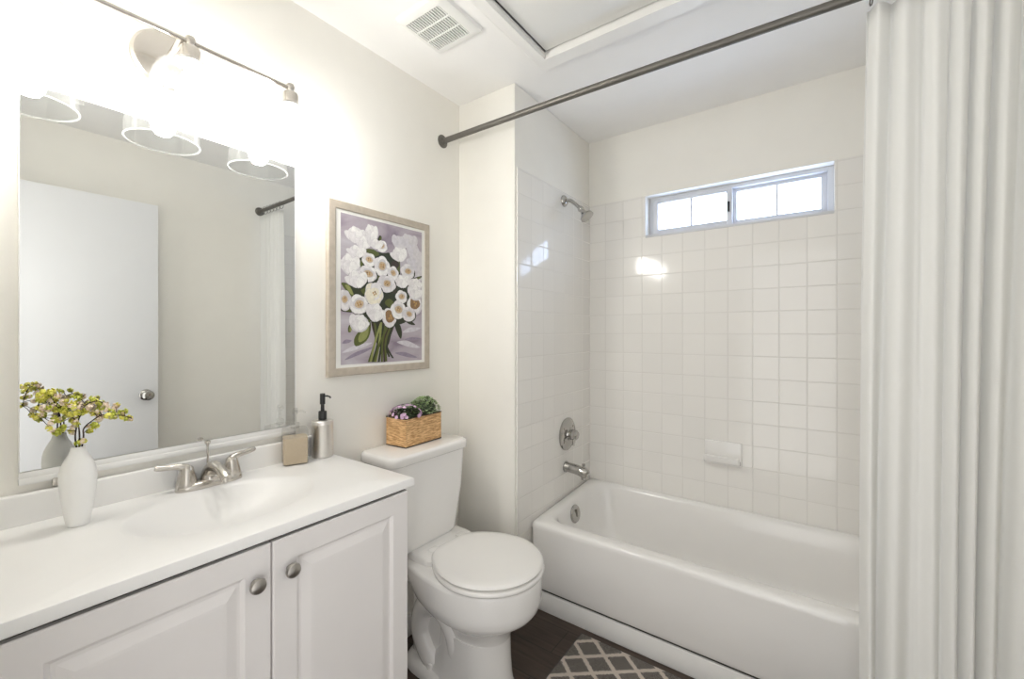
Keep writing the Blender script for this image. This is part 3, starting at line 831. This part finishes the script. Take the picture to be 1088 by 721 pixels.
def which(u, v):
    if u < -.006 or (u < .004 and v < .2): return 'l'
    if u > .046 or (u > .016 and v < .245): return 'r'
    return 'm'
def blossom_mesh(bm, c, r, rnd):
    """four to five cupped petals around a bead"""
    ax = Vector((rnd.uniform(-.2, 1), rnd.uniform(-.8, .6), rnd.uniform(-.6, .7))).normalized()
    q = Vector((0, 0, 1)).rotation_difference(ax)
    for k in range(5):
        a = 2 * pi * k / 5 + rnd.uniform(-.2, .2)
        rows = []
        for (rad, h, w) in ((.12, -.45, .30), (.62, -.28, .62), (.86, .12, .62), (.66, .52, .34)):
            row = []
            for s_ in (-1, -.4, .4, 1):
                aa = a + s_ * w * .95 / max(rad, .35) * .62
                rr_ = rad * (1 - .10 * abs(s_))
                row.append(bm.verts.new(Vector(c) + q @ Vector((rr_ * cos(aa), rr_ * sin(aa), h)) * r))
            rows.append(row)
        for x_, y_ in zip(rows, rows[1:]):
            for i in range(3):
                f = bm.faces.new((x_[i], x_[i + 1], y_[i + 1], y_[i])); f.material_index = 0
    bmesh.ops.create_icosphere(bm, subdivisions=1, radius=r * .42, matrix=Matrix.Translation(Vector(c) + q @ Vector((0, 0, -.05)) * r))
rnd = random.Random(11)
sprigs = {}
for k, st in stems.items():
    t = thing('blossom_sprig', labels[k], 'flower sprig', (.113, .203, CT + .15), 'blossom sprigs in the white vase')
    sprigs[k] = t
    dx = {'l': -.010, 'm': .004, 'r': .012}[k]
    pts = spline([(.113 + dx * min(1, i / 4), .203 + u, CT + v) for i, (u, v) in enumerate(st)], 5)
    bm = bmesh.new(); tube(bm, pts, [.0016 - .0009 * i / len(pts) for i in range(len(pts))], 7)
    t['pts'] = 0
    sprigs[k] = (t, pts, bm, [])
for i, (u, v) in enumerate(BL):
    k = which(u, v)
    t, pts, sbm, lst = sprigs[k]
    c = Vector((.113 + rnd.uniform(-.014, .018), .203 + u, CT + v))
    near = min(pts, key=lambda p: (p - c).length + (.03 if p.z > c.z + .03 else 0))
    tube(sbm, [near, (near + c) / 2 + Vector((0, 0, .003)), c], [.0008, .0007, .0006], 5)
    lst.append((c, rnd.uniform(.0078, .0104) if v > .2 else .0085))
for k, (t, pts, sbm, lst) in sprigs.items():
    del t['pts']
    obj('sprig_stem', sbm, M['twig'], t)
    for c, r in lst:
        bm = bmesh.new(); blossom_mesh(bm, c, r, rnd)
        obj('blossom', bm, M[rnd.choice(['blossom_y', 'blossom_y', 'blossom_g', 'blossom_p', 'blossom_p'])], t, angle=80)
        # a second, lighter or greener, bud tucked against it
        bm = bmesh.new(); blossom_mesh(bm, c + Vector((rnd.uniform(-.004, .006), rnd.uniform(-.006, .006), rnd.uniform(-.006, .004))), r * .72, rnd)
        obj('bud', bm, M[rnd.choice(['blossom_y', 'blossom_g', 'blossom_p'])], t, angle=80)

# clear square pump bottle with beige soap
sb = thing('soap_bottle', 'square clear pump bottle half filled with beige liquid soap', 'soap bottle', (.056, .711, CT))
rz = Matrix.Rotation(R(-22), 3, 'Z')
def rot_ring(hx, hy, r, z, cx=.056, cy=.711):
    return [rz @ (p - Vector((0, 0, 0))) + Vector((cx, cy, 0)) for p in rrect(-hx, hx, -hy, hy, r, z, 5)]
bm = bmesh.new()
loft(bm, [rot_ring(.029, .032, .006, CT + .0005), rot_ring(.033, .0365, .008, CT + .004), rot_ring(.033, .0365, .008, CT + .108), rot_ring(.031, .0345, .008, CT + .113), rot_ring(.012, .012, .006, CT + .114)], True, True)
obj('bottle', bm, M['clear'], sb)
bm = bmesh.new()
loft(bm, [rot_ring(.0295, .033, .006, CT + .004), rot_ring(.0315, .035, .007, CT + .007), rot_ring(.0315, .035, .007, CT + .086)], True, True)
obj('liquid_soap', bm, M['soap'], sb)
bm = bmesh.new()
lathe(bm, [(.013, .113), (.0135, .128), (.0125, .131), (.005, .132), (.0045, .158), (.008, .160), (.008, .174), (.006, .178), (0, .178)], (.056, .711, CT), (0, 0, 1), 24)
tube(bm, [(.056, .711, CT + .168), (.074, .728, CT + .168), (.080, .733, CT + .162)], [.0038, .0034, .003], 10)
lathe(bm, [(.0025, .02), (.0025, .112)], (.056, .711, CT), (0, 0, 1), 10)
obj('pump', bm, M['clear'], sb)

ds = thing('soap_dispenser', 'round brushed steel soap dispenser with a black pump', 'soap dispenser', (.052, .808, CT))
bm = bmesh.new(); lathe(bm, [(.0335, 0), (.0345, .001), (.0345, .108), (.0350, .109), (.0350, .112), (.0345, .113), (.0345, .121), (.0325, .1235), (.014, .125), (0, .125)], (.052, .808, CT), (0, 0, 1), 40); obj('canister', bm, M['steel'], ds)
bm = bmesh.new(); lathe(bm, [(.0135, .1245), (.0135, .152), (.0125, .1535), (.006, .154), (.0055, .176), (.0085, .178), (.0085, .212), (.0075, .214), (0, .214)], (.052, .808, CT), (0, 0, 1), 24)
tube(bm, [(.052, .808, CT + .205), (.064, .819, CT + .205), (.070, .825, CT + .202), (.0715, .826, CT + .197)], [.0032, .003, .0028, .0025], 10)
obj('pump', bm, M['black'], ds)

# ------------------------------------------------------------------ framed flower print
PY, PZ = 1.095, 1.46
pr = thing('framed_print', 'framed print of a white tulip bouquet on the wall above the toilet', 'picture', (0, PY, 1.14))
fy0, fy1, fz0, fz1 = .849, 1.337, 1.140, 1.782
iy0, iy1, iz0, iz1 = .890, 1.298, 1.176, 1.748
bm = bmesh.new()
def fr(i, x):
    return [Vector((x, fy0 + i, fz0 + i)), Vector((x, fy1 - i, fz0 + i)), Vector((x, fy1 - i, fz1 - i)), Vector((x, fy0 + i, fz1 - i))]
loft(bm, [fr(0, .001), fr(0, .016), fr(.003, .0195), fr(.027, .0195), fr(.030, .018), fr(.031, .010), fr(.031, .001)], False, False)
obj('picture_frame', bm, M['frame'], pr, smooth=False)
bm = bmesh.new(); bx(bm, (.001, fy0 + .029, fz0 + .029), (.0155, fy1 - .029, fz1 - .029)); obj('mat_board', bm, M['mat_board'], pr, smooth=False)
PX = .0160
paint = {}
def pm(name, c, rough=.4):
    if name not in paint:
        paint[name] = mat('paint_' + name, c, rough, var=.10, scale=90)
    return paint[name]
pmats = [M['print_bg']]
def pidx(name, c):
    m_ = pm(name, c)
    if m_ not in pmats: pmats.append(m_)
    return pmats.index(m_)
bm = bmesh.new()
layer = [0]
def poly(pts, mi):
    layer[0] += 1
    x = PX + layer[0] * .0000045
    vs_ = [bm.verts.new((x, PY + max(-.196, min(.196, u)), PZ + max(-.279, min(.280, v)))) for u, v in pts]
    try:
        f = bm.faces.new(vs_); f.material_index = mi
    except ValueError: pass
def smooth_poly(pts, mi, n=4):
    P = [Vector((u, v, 0)) for u, v in pts]; P = P + [P[0]]
    N = len(pts); out = []
    for i in range(N):
        p0, p1, p2, p3 = (Vector((*pts[(i + d) % N], 0)) for d in (-1, 0, 1, 2))
        for k in range(n):
            t = k / n
            q = .5 * ((2 * p1) + (-p0 + p2) * t + (2 * p0 - 5 * p1 + 4 * p2 - p3) * t * t + (-p0 + 3 * p1 - 3 * p2 + p3) * t ** 3)
            out.append((q.x, q.y))
    poly(out, mi)
poly([(-.197, -.280), (.197, -.280), (.197, .281), (-.197, .281)], 0)
G1 = pidx('deep_green', (.022, .028, .010)); G2 = pidx('olive_green', (.085, .10, .02)); G3 = pidx('light_green', (.26, .28, .09)); BR = pidx('umber', (.035, .022, .014))
W1 = pidx('white', (.80, .79, .78)); W2 = pidx('soft_white', (.72, .70, .71)); W3 = pidx('grey_white', (.60, .58, .60)); W4 = pidx('cream', (.76, .72, .60))
O1 = pidx('ochre', (.44, .26, .09)); O2 = pidx('tan', (.52, .40, .27)); O3 = pidx('brown', (.24, .14, .06)); CS = pidx('cloth_shadow', (.26, .22, .29)); CL = pidx('cloth_light', (.58, .56, .60))
# cloth strokes
for (a, b, w, m_) in (((-.19, -.235), (-.06, -.20), .012, CL), ((-.18, -.262), (-.05, -.215), .010, CS), ((.06, -.20), (.185, -.225), .016, CL), ((.09, -.16), (.19, -.14), .014, CL), ((.05, -.245), (.17, -.268), .012, CS), ((.10, -.19), (.19, -.185), .008, CS), ((-.19, -.20), (-.15, -.19), .010, CS)):
    a, b = Vector((*a, 0)), Vector((*b, 0)); d = (b - a); nrm = Vector((-d.y, d.x, 0)).normalized() * w
    smooth_poly([(a.x, a.y), tuple((a + d * .35 + nrm)[:2]), tuple((a + d * .7 + nrm * .7)[:2]), (b.x, b.y), tuple((a + d * .6 - nrm * .5)[:2])], m_)
# pale flowers at the back, then stems, foliage, flowers
FL = [(-0.133,0.209,0.038,0.031,'w'),(-0.065,0.226,0.03,0.036,'w'),(-0.016,0.186,0.026,0.023,'o'),(-0.128,0.147,0.036,0.023,'w'),(-0.158,0.097,0.038,0.037,'w'),(-0.076,0.123,0.03,0.026,'o'),(-0.016,0.106,0.037,0.038,'o'),(-0.081,0.068,0.04,0.03,'o'),(-0.128,0.043,0.041,0.033,'w'),(0.039,0.084,0.027,0.027,'o'),(0.072,0.215,0.035,0.029,'g'),(0.123,0.229,0.045,0.03,'g'),(0.072,0.166,0.038,0.03,'w'),(0.116,0.1,0.036,0.03,'t'),(0.162,0.149,0.04,0.036,'g'),(0.088,0.055,0.034,0.027,'w'),(0.007,0.038,0.044,0.033,'t'),(0.155,0.052,0.037,0.023,'w'),(-0.182,-0.038,0.025,0.035,'t'),(-0.122,-0.052,0.041,0.035,'o'),(-0.053,-0.007,0.041,0.043,'c'),(0.082,-0.01,0.029,0.026,'o'),(0.152,-0.037,0.037,0.04,'b'),(-0.047,-0.08,0.038,0.036,'w'),(0.021,-0.098,0.032,0.038,'b'),(0.065,-0.065,0.036,0.036,'o'),(0.121,-0.081,0.035,0.029,'t'),(-0.122,-0.121,0.038,0.031,'w'),(-.10,.185,.03,.025,'w'),(-.045,.19,.03,.02,'w'),(.15,.19,.035,.03,'g'),(.175,.10,.025,.04,'g'),(.155,.015,.035,.03,'w')]
LEAF = [[(-0.073,-0.105),(-0.067,-0.149),(-0.087,-0.192),(-0.133,-0.212),(-0.141,-0.186),(-0.123,-0.158),(-0.095,-0.134)],[(-0.159,-0.131),(-0.152,-0.144),(-0.155,-0.158),(-0.165,-0.158),(-0.166,-0.142)],[(0.046,-0.122),(0.072,-0.122),(0.086,-0.158),(0.08,-0.186),(0.062,-0.163)],[(0.091,-0.101),(0.125,-0.105),(0.159,-0.126),(0.125,-0.124)],[(-0.035,0.206),(-0.027,0.226),(-0.017,0.223),(-0.021,0.208)],[(-0.194,0.019),(-0.173,0.023),(-0.156,0.009),(-0.138,-0.024),(-0.158,-0.021)],[(-0.092,0.16),(-0.055,0.166),(-0.027,0.151),(-0.06,0.137)],[(-0.128,0.083),(-0.118,0.115),(-0.102,0.109),(-0.108,0.09)],[(-0.195,-0.07),(-0.159,-0.066),(-0.144,-0.084),(-0.19,-0.082)],[(0.135,0.07),(0.192,0.089),(0.192,0.081),(0.148,0.061)],[(0.057,0.135),(0.075,0.142),(0.072,0.088),(0.06,0.091)]]
MASS = [(-0.102,0.158),(-0.01,0.159),(0.024,0.164),(0.072,0.137),(0.078,0.079),(0.11,0.033),(0.159,-0.018),(0.118,-0.105),(0.053,-0.127),(-0.067,-0.115),(-0.112,-0.083),(-0.159,-0.001),(-0.153,0.062),(-0.128,0.101)]
STEMS = [[(-0.05,-0.114),(-0.044,-0.183),(-0.076,-0.274)],[(-0.039,-0.119),(-0.033,-0.193),(-0.059,-0.275)],[(-0.018,-0.119),(-0.027,-0.198),(-0.044,-0.276)],[(-0.009,-0.128),(-0.018,-0.208),(-0.03,-0.277)],[(0.003,-0.128),(-0.012,-0.208),(-0.015,-0.277)],[(0.015,-0.133),(-0.003,-0.198),(-0.003,-0.278)],[(0.028,-0.133),(0.003,-0.198),(0.006,-0.276)],[(0.037,-0.133),(0.009,-0.218),(0.021,-0.259)],[(-0.021,-0.124),(-0.05,-0.207),(-0.067,-0.274)],[(0.015,-0.133),(-0.027,-0.207),(-0.05,-0.275)],[(0.009,-0.218),(0.021,-0.239),(0.04,-0.265)]]
prnd = random.Random(5)
def tulip(cx, cy, rx, ry, k):
    rx *= 1.03; ry *= 1.03
    body = {'w': W1, 'o': W1, 't': W2, 'c': W4, 'g': W3, 'b': W2}[k]
    sh_ = {'w': W2, 'o': W2, 't': W3, 'c': W2, 'g': CL, 'b': W1}[k]
    a0 = prnd.uniform(0, 6.28)
    def petal(ang, ln, wd, m_, off=0.):
        # one pointed oval petal lying from the heart of the flower towards ang
        d = (cos(ang), sin(ang)); n_ = (-d[1], d[0])
        q = [(-.15, 0), (.05, .55), (.45, 1.0), (.80, .72), (1.0, .08), (.84, -.62), (.45, -1.0), (.05, -.60)]
        return [(cx + rx * (d[0] * ln * t + n_[0] * wd * w) + off, cy + ry * (d[1] * ln * t + n_[1] * wd * w) - off * .6) for t, w in q]
    def two(pts, m_):
        mx_ = sum(p[0] for p in pts) / len(pts); my_ = sum(p[1] for p in pts) / len(pts)
        smooth_poly([(mx_ + (p[0] - mx_) * 1.07, my_ + (p[1] - my_) * 1.07 - .0006) for p in pts], W3, 2)
        smooth_poly(pts, m_, 2)
    if k != 'g' and cy < .15:
        smooth_poly([(cx + rx * 1.06 * cos(b) + .003, cy + ry * 1.04 * sin(b) - .005) for b in [2 * pi * i / 10 for i in range(10)]], G1 if abs(cx) < .15 and cy > -.11 else W3, 2)
    smooth_poly([(cx + rx * .9 * cos(b), cy + ry * .92 * sin(b)) for b in [2 * pi * i / 10 for i in range(10)]], sh_, 2)
    if k in 'otcb':
        for j in (0, 2, 4, 1, 3):
            two(petal(a0 + j * 1.2566, 1.04, .62, body), (body, sh_, body, body, sh_)[j])
        s_ = {'o': .60, 't': .56, 'c': .50, 'b': .72}[k]
        c_ = {'o': O2, 't': O2, 'c': W4, 'b': O3}[k]
        ox, oy = rx * .06, ry * .08
        ring_ = [2 * pi * i / 10 for i in range(10)]
        smooth_poly([(cx + ox + rx * s_ * cos(b) * (1 + .12 * sin(3 * b + a0)), cy + oy + ry * s_ * sin(b) * (1 + .10 * cos(2 * b + a0))) for b in ring_], W3 if k in 'ot' else c_, 2)
        smooth_poly([(cx + ox + rx * s_ * .80 * cos(b) * (1 + .15 * cos(2 * b + a0)), cy + oy - ry * .06 + ry * s_ * .72 * sin(b)) for b in ring_], c_, 2)
        for j in range(4):
            aa = a0 + 1.57 * j
            smooth_poly([(cx + ox + rx * s_ * (.30 * cos(aa) + .16 * cos(b)), cy + oy - ry * .05 + ry * s_ * (.26 * sin(aa) + .20 * sin(b))) for b in [2 * pi * i / 6 for i in range(6)]], O1 if j != 1 else O3, 2)
        two([(cx - rx * .88, cy - ry * .20), (cx - rx * .40, cy - ry * .50), (cx + rx * .30, cy - ry * .52), (cx + rx * .86, cy - ry * .16), (cx + rx * .62, cy - ry * .80), (cx, cy - ry * 1.02), (cx - rx * .62, cy - ry * .82)], body)
    else:
        t_ = prnd.uniform(-.5, .5)
        for ang, ln, wd, m_ in ((2.3 + t_, 1.05, .50, sh_), (.85 + t_, 1.05, .50, body), (1.57 + t_, 1.12, .46, body)):
            P_ = petal(ang, ln * 1.55, wd, m_)
            P_ = [(p[0] - rx * .72 * cos(1.57 + t_), p[1] - ry * .72 * sin(1.57 + t_)) for p in P_]
            two(P_, m_)
        two([(cx - rx * .75, cy - ry * .1), (cx - rx * .1, cy + ry * .35), (cx + rx * .25, cy - ry * .5), (cx - rx * .1, cy - ry * .98), (cx - rx * .6, cy - ry * .7)], sh_)
        two([(cx + rx * .78, cy - ry * .05), (cx + rx * .15, cy + ry * .30), (cx - rx * .12, cy - ry * .5), (cx + rx * .1, cy - ry * .98), (cx + rx * .62, cy - ry * .66)], body)
for f in FL:
    if f[4] == 'g' or f[1] > .17: tulip(*f)
smooth_poly(MASS, G1, 3)
smooth_poly([(-.06, -.10), (.045, -.11), (.03, -.17), (.012, -.215), (-.03, -.215), (-.052, -.17)], BR, 3)
for i, s_ in enumerate(STEMS):
    P = spline([(u, v, 0) for u, v in s_], 5); w = .0048
    poly([(p.x - w, p.y) for p in P] + [(p.x + w, p.y) for p in reversed(P)], (G2, G1, G3, G1, G2, BR, G2, G1, G3, G2, G1)[i])
for i, l in enumerate(LEAF):
    smooth_poly(l, G1 if i in (2, 3, 4, 8, 9) else G2, 3)
    cu = sum(p[0] for p in l) / len(l); cv_ = sum(p[1] for p in l) / len(l)
    smooth_poly([(cu + (p[0] - cu) * .62 + .004, cv_ + (p[1] - cv_) * .7) for p in l], (G3 if i in (0, 1, 5) else G2) if i not in (2, 3) else G1, 3)
for u, v in ((-.02, .06), (.04, .02), (-.09, .0), (.10, -.03), (.02, -.04), (-.05, .10), (.05, .12)):
    smooth_poly([(u - .022, v), (u, v + .018), (u + .022, v + .004), (u + .004, v - .018)], G2 if u < .03 else BR, 3)
for f in FL:
    if not (f[4] == 'g' or f[1] > .17): tulip(*f)
obj('flower_print', bm, pmats, pr, smooth=False)

# ------------------------------------------------------------------ toilet
TY = 1.225
to = thing('toilet', 'white two piece toilet with closed lid between vanity and bathtub', 'toilet', (.35, TY, 0))
def egg(xb, xf, hw, z, nn=48, rear=.72, mid=.56, sq=.55):
    """plan outline: rounded front, narrower rear"""
    out = []
    xm = xb + (xf - xb) * mid
    for i in range(nn):
        a = 2 * pi * i / nn
        ca, sa = cos(a), sin(a)
        if ca >= 0:
            x = xm + (xf - xm) * ca; y = hw * sa
        else:
            e = .62
            x = xm - (xm - xb) * abs(ca) ** e; y = hw * (rear + (1 - rear) * (1 - abs(ca)) ** .8) * (abs(sa) ** sq) * (1 if sa > 0 else -1)
        out.append(Vector((x, TY + y, z)))
    return out
bm = bmesh.new()
# bowl
loft(bm, [egg(.24, .530, .098, .20), egg(.23, .540, .104, .235), egg(.20, .568, .128, .262), egg(.17, .602, .160, .288), egg(.15, .628, .182, .308), egg(.13, .642, .193, .328),
          egg(.11, .648, .1975, .355), egg(.08, .650, .1985, .395), egg(.07, .650, .197, .425), egg(.07, .648, .195, .434), egg(.075, .638, .186, .439)], True, True)
# pedestal column and foot
loft(bm, [egg(.10, .552, .118, 0, rear=1.0), egg(.10, .552, .118, .012, rear=1.0), egg(.115, .545, .112, .022, rear=.95), egg(.20, .535, .108, .06, rear=.9),
          egg(.25, .528, .104, .12, rear=.9), egg(.25, .526, .102, .20, rear=.9)], True, True)
# rear foot flange
loft(bm, [egg(.085, .40, .128, 0, rear=1.0, mid=.5), egg(.085, .40, .128, .018, rear=1.0, mid=.5), egg(.095, .39, .118, .034, rear=1.0, mid=.5), egg(.12, .36, .085, .042, rear=1.0, mid=.5)], True, True)
# exposed trapway winding down each side
for sgn in (-1, 1):
    tube(bm, spline([(.36, TY + sgn * .055, .10), (.34, TY + sgn * .062, .20), (.27, TY + sgn * .066, .265), (.19, TY + sgn * .066, .235), (.165, TY + sgn * .064, .15), (.20, TY + sgn * .066, .08), (.25, TY + sgn * .06, .03)], 6), .046, 16)
bx(bm, (.11, TY - .075, .02), (.30, TY + .075, .36), .02, 3)
# rear deck that carries the tank
loft(bm, [rrect(.05, .27, TY - .085, TY + .085, .03, .30, 6), rrect(.035, .285, TY - .115, TY + .115, .035, .38, 6), rrect(.03, .29, TY - .135, TY + .135, .035, .425, 6),
          rrect(.03, .285, TY - .138, TY + .138, .035, .455, 6), rrect(.035, .25, TY - .130, TY + .130, .035, .468, 6)], True, True)
obj('bowl', bm, M['porcelain'], to, angle=55)
for sgn in (-1, 1):
    bm = bmesh.new(); lathe(bm, [(.014, 0), (.014, .012), (.011, .020), (.005, .024), (0, .025)], (.245, TY + sgn * .098, .034), (0, 0, 1), 20); obj('bolt_cap', bm, M['plastic'], to)
bm = bmesh.new()
SB_, SF, SW = .245, .655, .198
def seat(z, d): return egg(SB_ + d, SF - d, SW - d, z, 56, rear=.56, mid=.5, sq=.32)
loft(bm, [seat(.441, .008), seat(.443, .002), seat(.448, 0), seat(.456, .002), seat(.459, .008)], True, True)
obj('seat', bm, M['plastic'], to, angle=60)
bm = bmesh.new()
def lidr(z, d): return egg(SB_ - .004 + d, SF - .004 - d, SW - .002 - d, z, 56, rear=.56, mid=.5, sq=.32)
loft(bm, [lidr(.463, .010), lidr(.4645, .003), lidr(.469, 0), lidr(.4745, .003), lidr(.478, .010), lidr(.4805, .035), lidr(.482, .09)], True, True)
obj('lid', bm, M['plastic'], to, angle=60)
for sgn in (-1, 1):
    bm = bmesh.new(); bx(bm, (.225, TY + sgn * .075 - .02, .455), (.262, TY + sgn * .075 + .02, .476), .006, 3); obj('hinge', bm, M['plastic'], to)
# tank
TKY = 1.178
bm = bmesh.new()
loft(bm, [rrect(.045, .180, TKY - .150, TKY + .150, .035, .468, 7), rrect(.035, .192, TKY - .162, TKY + .162, .038, .485, 7), rrect(.022, .204, TKY - .188, TKY + .188, .040, .66, 7), rrect(.016, .208, TKY - .196, TKY + .196, .040, .80, 7), rrect(.016, .208, TKY - .196, TKY + .196, .040, .815, 7)], True, True)
obj('tank', bm, M['porcelain'], to, angle=50)
bm = bmesh.new()
loft(bm, [rrect(.010, .214, TKY - .204, TKY + .204, .042, .812, 8), rrect(.007, .219, TKY - .209, TKY + .209, .045, .816, 8), rrect(.007, .219, TKY - .209, TKY + .209, .045, .838, 8), rrect(.009, .217, TKY - .207, TKY + .207, .045, .846, 8), rrect(.016, .208, TKY - .198, TKY + .198, .042, .850, 8)], True, True)
obj('tank_lid', bm, M['porcelain'], to, angle=60)

# ------------------------------------------------------------------ planter on the tank lid
LZT = .850
pl = thing('planter_box', 'tan woven wood planter box with dark edging on the toilet tank', 'planter', (.07, 1.195, LZT))
prz = Matrix.Rotation(R(3), 3, 'Z')
px0, px1, py0, py1, ph = .018, .130, 1.098, 1.300, .114
def pbox(bm, lo, hi, bev=.001): 
    c = Vector((.079, 1.203, 0))
    a = (Vector(lo) + Vector(hi)) / 2; d = (Vector(hi) - Vector(lo)) / 2
    vs_ = bx(bm, -d, d, bev, 1)
    for v in vs_: v.co = prz @ (v.co + a - c) + c
bm = bmesh.new()
t_ = .006
pbox(bm, (px0, py0, LZT + .004), (px0 + t_, py1, LZT + ph)); pbox(bm, (px1 - t_, py0, LZT + .004), (px1, py1, LZT + ph))
pbox(bm, (px0 + t_, py0, LZT + .004), (px1 - t_, py0 + t_, LZT + ph)); pbox(bm, (px0 + t_, py1 - t_, LZT + .004), (px1 - t_, py1, LZT + ph))
obj('box_walls', bm, M['seagrass'], pl)
bm = bmesh.new(); pbox(bm, (px0 - .001, py0 - .001, LZT), (px1 + .001, py1 + .001, LZT + .004)); obj('box_base', bm, M['dark_metal'], pl)
bm = bmesh.new()
for lo, hi in (((px0 - .001, py0 - .001), (px0 + t_, py1 + .001)), ((px1 - t_, py0 - .001), (px1 + .001, py1 + .001)), ((px0, py0 - .001), (px1, py0 + t_)), ((px0, py1 - t_), (px1, py1 + .001))):
    pbox(bm, (*lo, LZT + ph - .003), (*hi, LZT + ph + .001), .0005)
obj('box_rim', bm, M['dark_metal'], pl)
bm = bmesh.new(); pbox(bm, (px0 + t_, py0 + t_, LZT + .010), (px1 - t_, py1 - t_, LZT + ph - .008)); obj('soil', bm, M['soil'], pl)

def leaf(bm, base, d, ln, w, up=Vector((0, 0, 1)), mi=0, droop=.25):
    d = d.normalized(); s_ = d.cross(up)
    if s_.length < 1e-3: s_ = d.orthogonal()
    s_.normalize(); nrm = s_.cross(d)
    prev = None
    for t, ww in ((0, .15), (.3, .8), (.65, 1.0), (.9, .55), (1.0, .05)):
        c = base + d * ln * t - Vector((0, 0, 1)) * droop * ln * t * t
        row = [bm.verts.new(c - s_ * w * ww + nrm * w * .25 * ww), bm.verts.new(c), bm.verts.new(c + s_ * w * ww + nrm * w * .25 * ww)]
        if prev:
            for i in range(2):
                f = bm.faces.new((prev[i], prev[i + 1], row[i + 1], row[i])); f.material_index = mi
        prev = row
prn = random.Random(8)
soil_z = LZT + ph - .010
def dome(n_, cx, cy, rx, ry, h, rn):
    for i in range(n_):
        a = rn.uniform(0, 2 * pi); e = math.acos(1 - rn.random() * 1.02) if True else 0
        e = min(e, 1.5)
        yield Vector((cx + rx * sin(e) * cos(a), cy + ry * sin(e) * sin(a), soil_z + .012 + h * cos(e))), Vector((sin(e) * cos(a), sin(e) * sin(a), cos(e) + .15))
gp = thing('green_succulent', 'bushy pale green plant in the right half of the planter box', 'plant', (.08, 1.25, soil_z))
bm = bmesh.new()
for p, d in dome(520, .076, 1.250, .062, .064, .060, prn):
    dd = (d + Vector((prn.uniform(-.6, .6), prn.uniform(-.6, .6), prn.uniform(-.4, .5)))).normalized()
    leaf(bm, p - dd * .004, dd, prn.uniform(.010, .016), prn.uniform(.0032, .0052), mi=0 if prn.random() < .82 else 1)
lathe(bm, [(.044, -.006), (.052, .012), (.050, .034), (.034, .054), (0, .060)], (.076, 1.250, soil_z), (0, 0, 1), 16, mi=1)
obj('foliage', bm, [M['leaf_pale'], M['leaf_dark']], gp, angle=60)
pp = thing('lilac_flower_plant', 'low dark leaved plant with lilac flowers in the left of the planter', 'plant', (.08, 1.15, soil_z))
bm = bmesh.new()
for p, d in dome(200, .078, 1.146, .056, .048, .024, prn):
    dd = (d + Vector((prn.uniform(-.6, .6), prn.uniform(-.6, .6), prn.uniform(-.3, .4)))).normalized()
    leaf(bm, p - dd * .003, dd, prn.uniform(.010, .016), prn.uniform(.003, .005))
lathe(bm, [(.036, -.006), (.040, .008), (.030, .020), (0, .026)], (.080, 1.150, soil_z), (0, 0, 1), 16)
obj('foliage', bm, M['leaf_dark'], pp, angle=60)
for p, d in list(dome(46, .080, 1.146, .058, .052, .034, prn)):
    bm = bmesh.new()
    dd = d.normalized(); q = Vector((0, 0, 1)).rotation_difference(dd)
    for k in range(6):
        a = 2 * pi * k / 6
        leaf(bm, p + dd * .008, (q @ Vector((cos(a), sin(a), .45))), .0090, .0034, up=dd, droop=.1)
    obj('blossom', bm, M['lilac'], pp, angle=60)

# ------------------------------------------------------------------ rug
rg = thing('bath_rug', 'dark grey bath rug with a cream trellis pattern on the floor by the tub', 'rug', (0, 0, 0))
bm = bmesh.new(); bx(bm, (.607, .92, .0), (1.42, 1.664, .009), .003, 2); obj('rug_pile', bm, M['rug'], rg)
bm = bmesh.new()
for lo, hi in (((.603, .916), (.608, 1.668)), ((1.419, .916), (1.424, 1.668)), ((.608, .916), (1.419, .921)), ((.608, 1.663), (1.419, 1.668))):
    bx(bm, (*lo, 0), (*hi, .0075), .002, 1)
obj('rug_binding', bm, M['rug_edge'], rg)
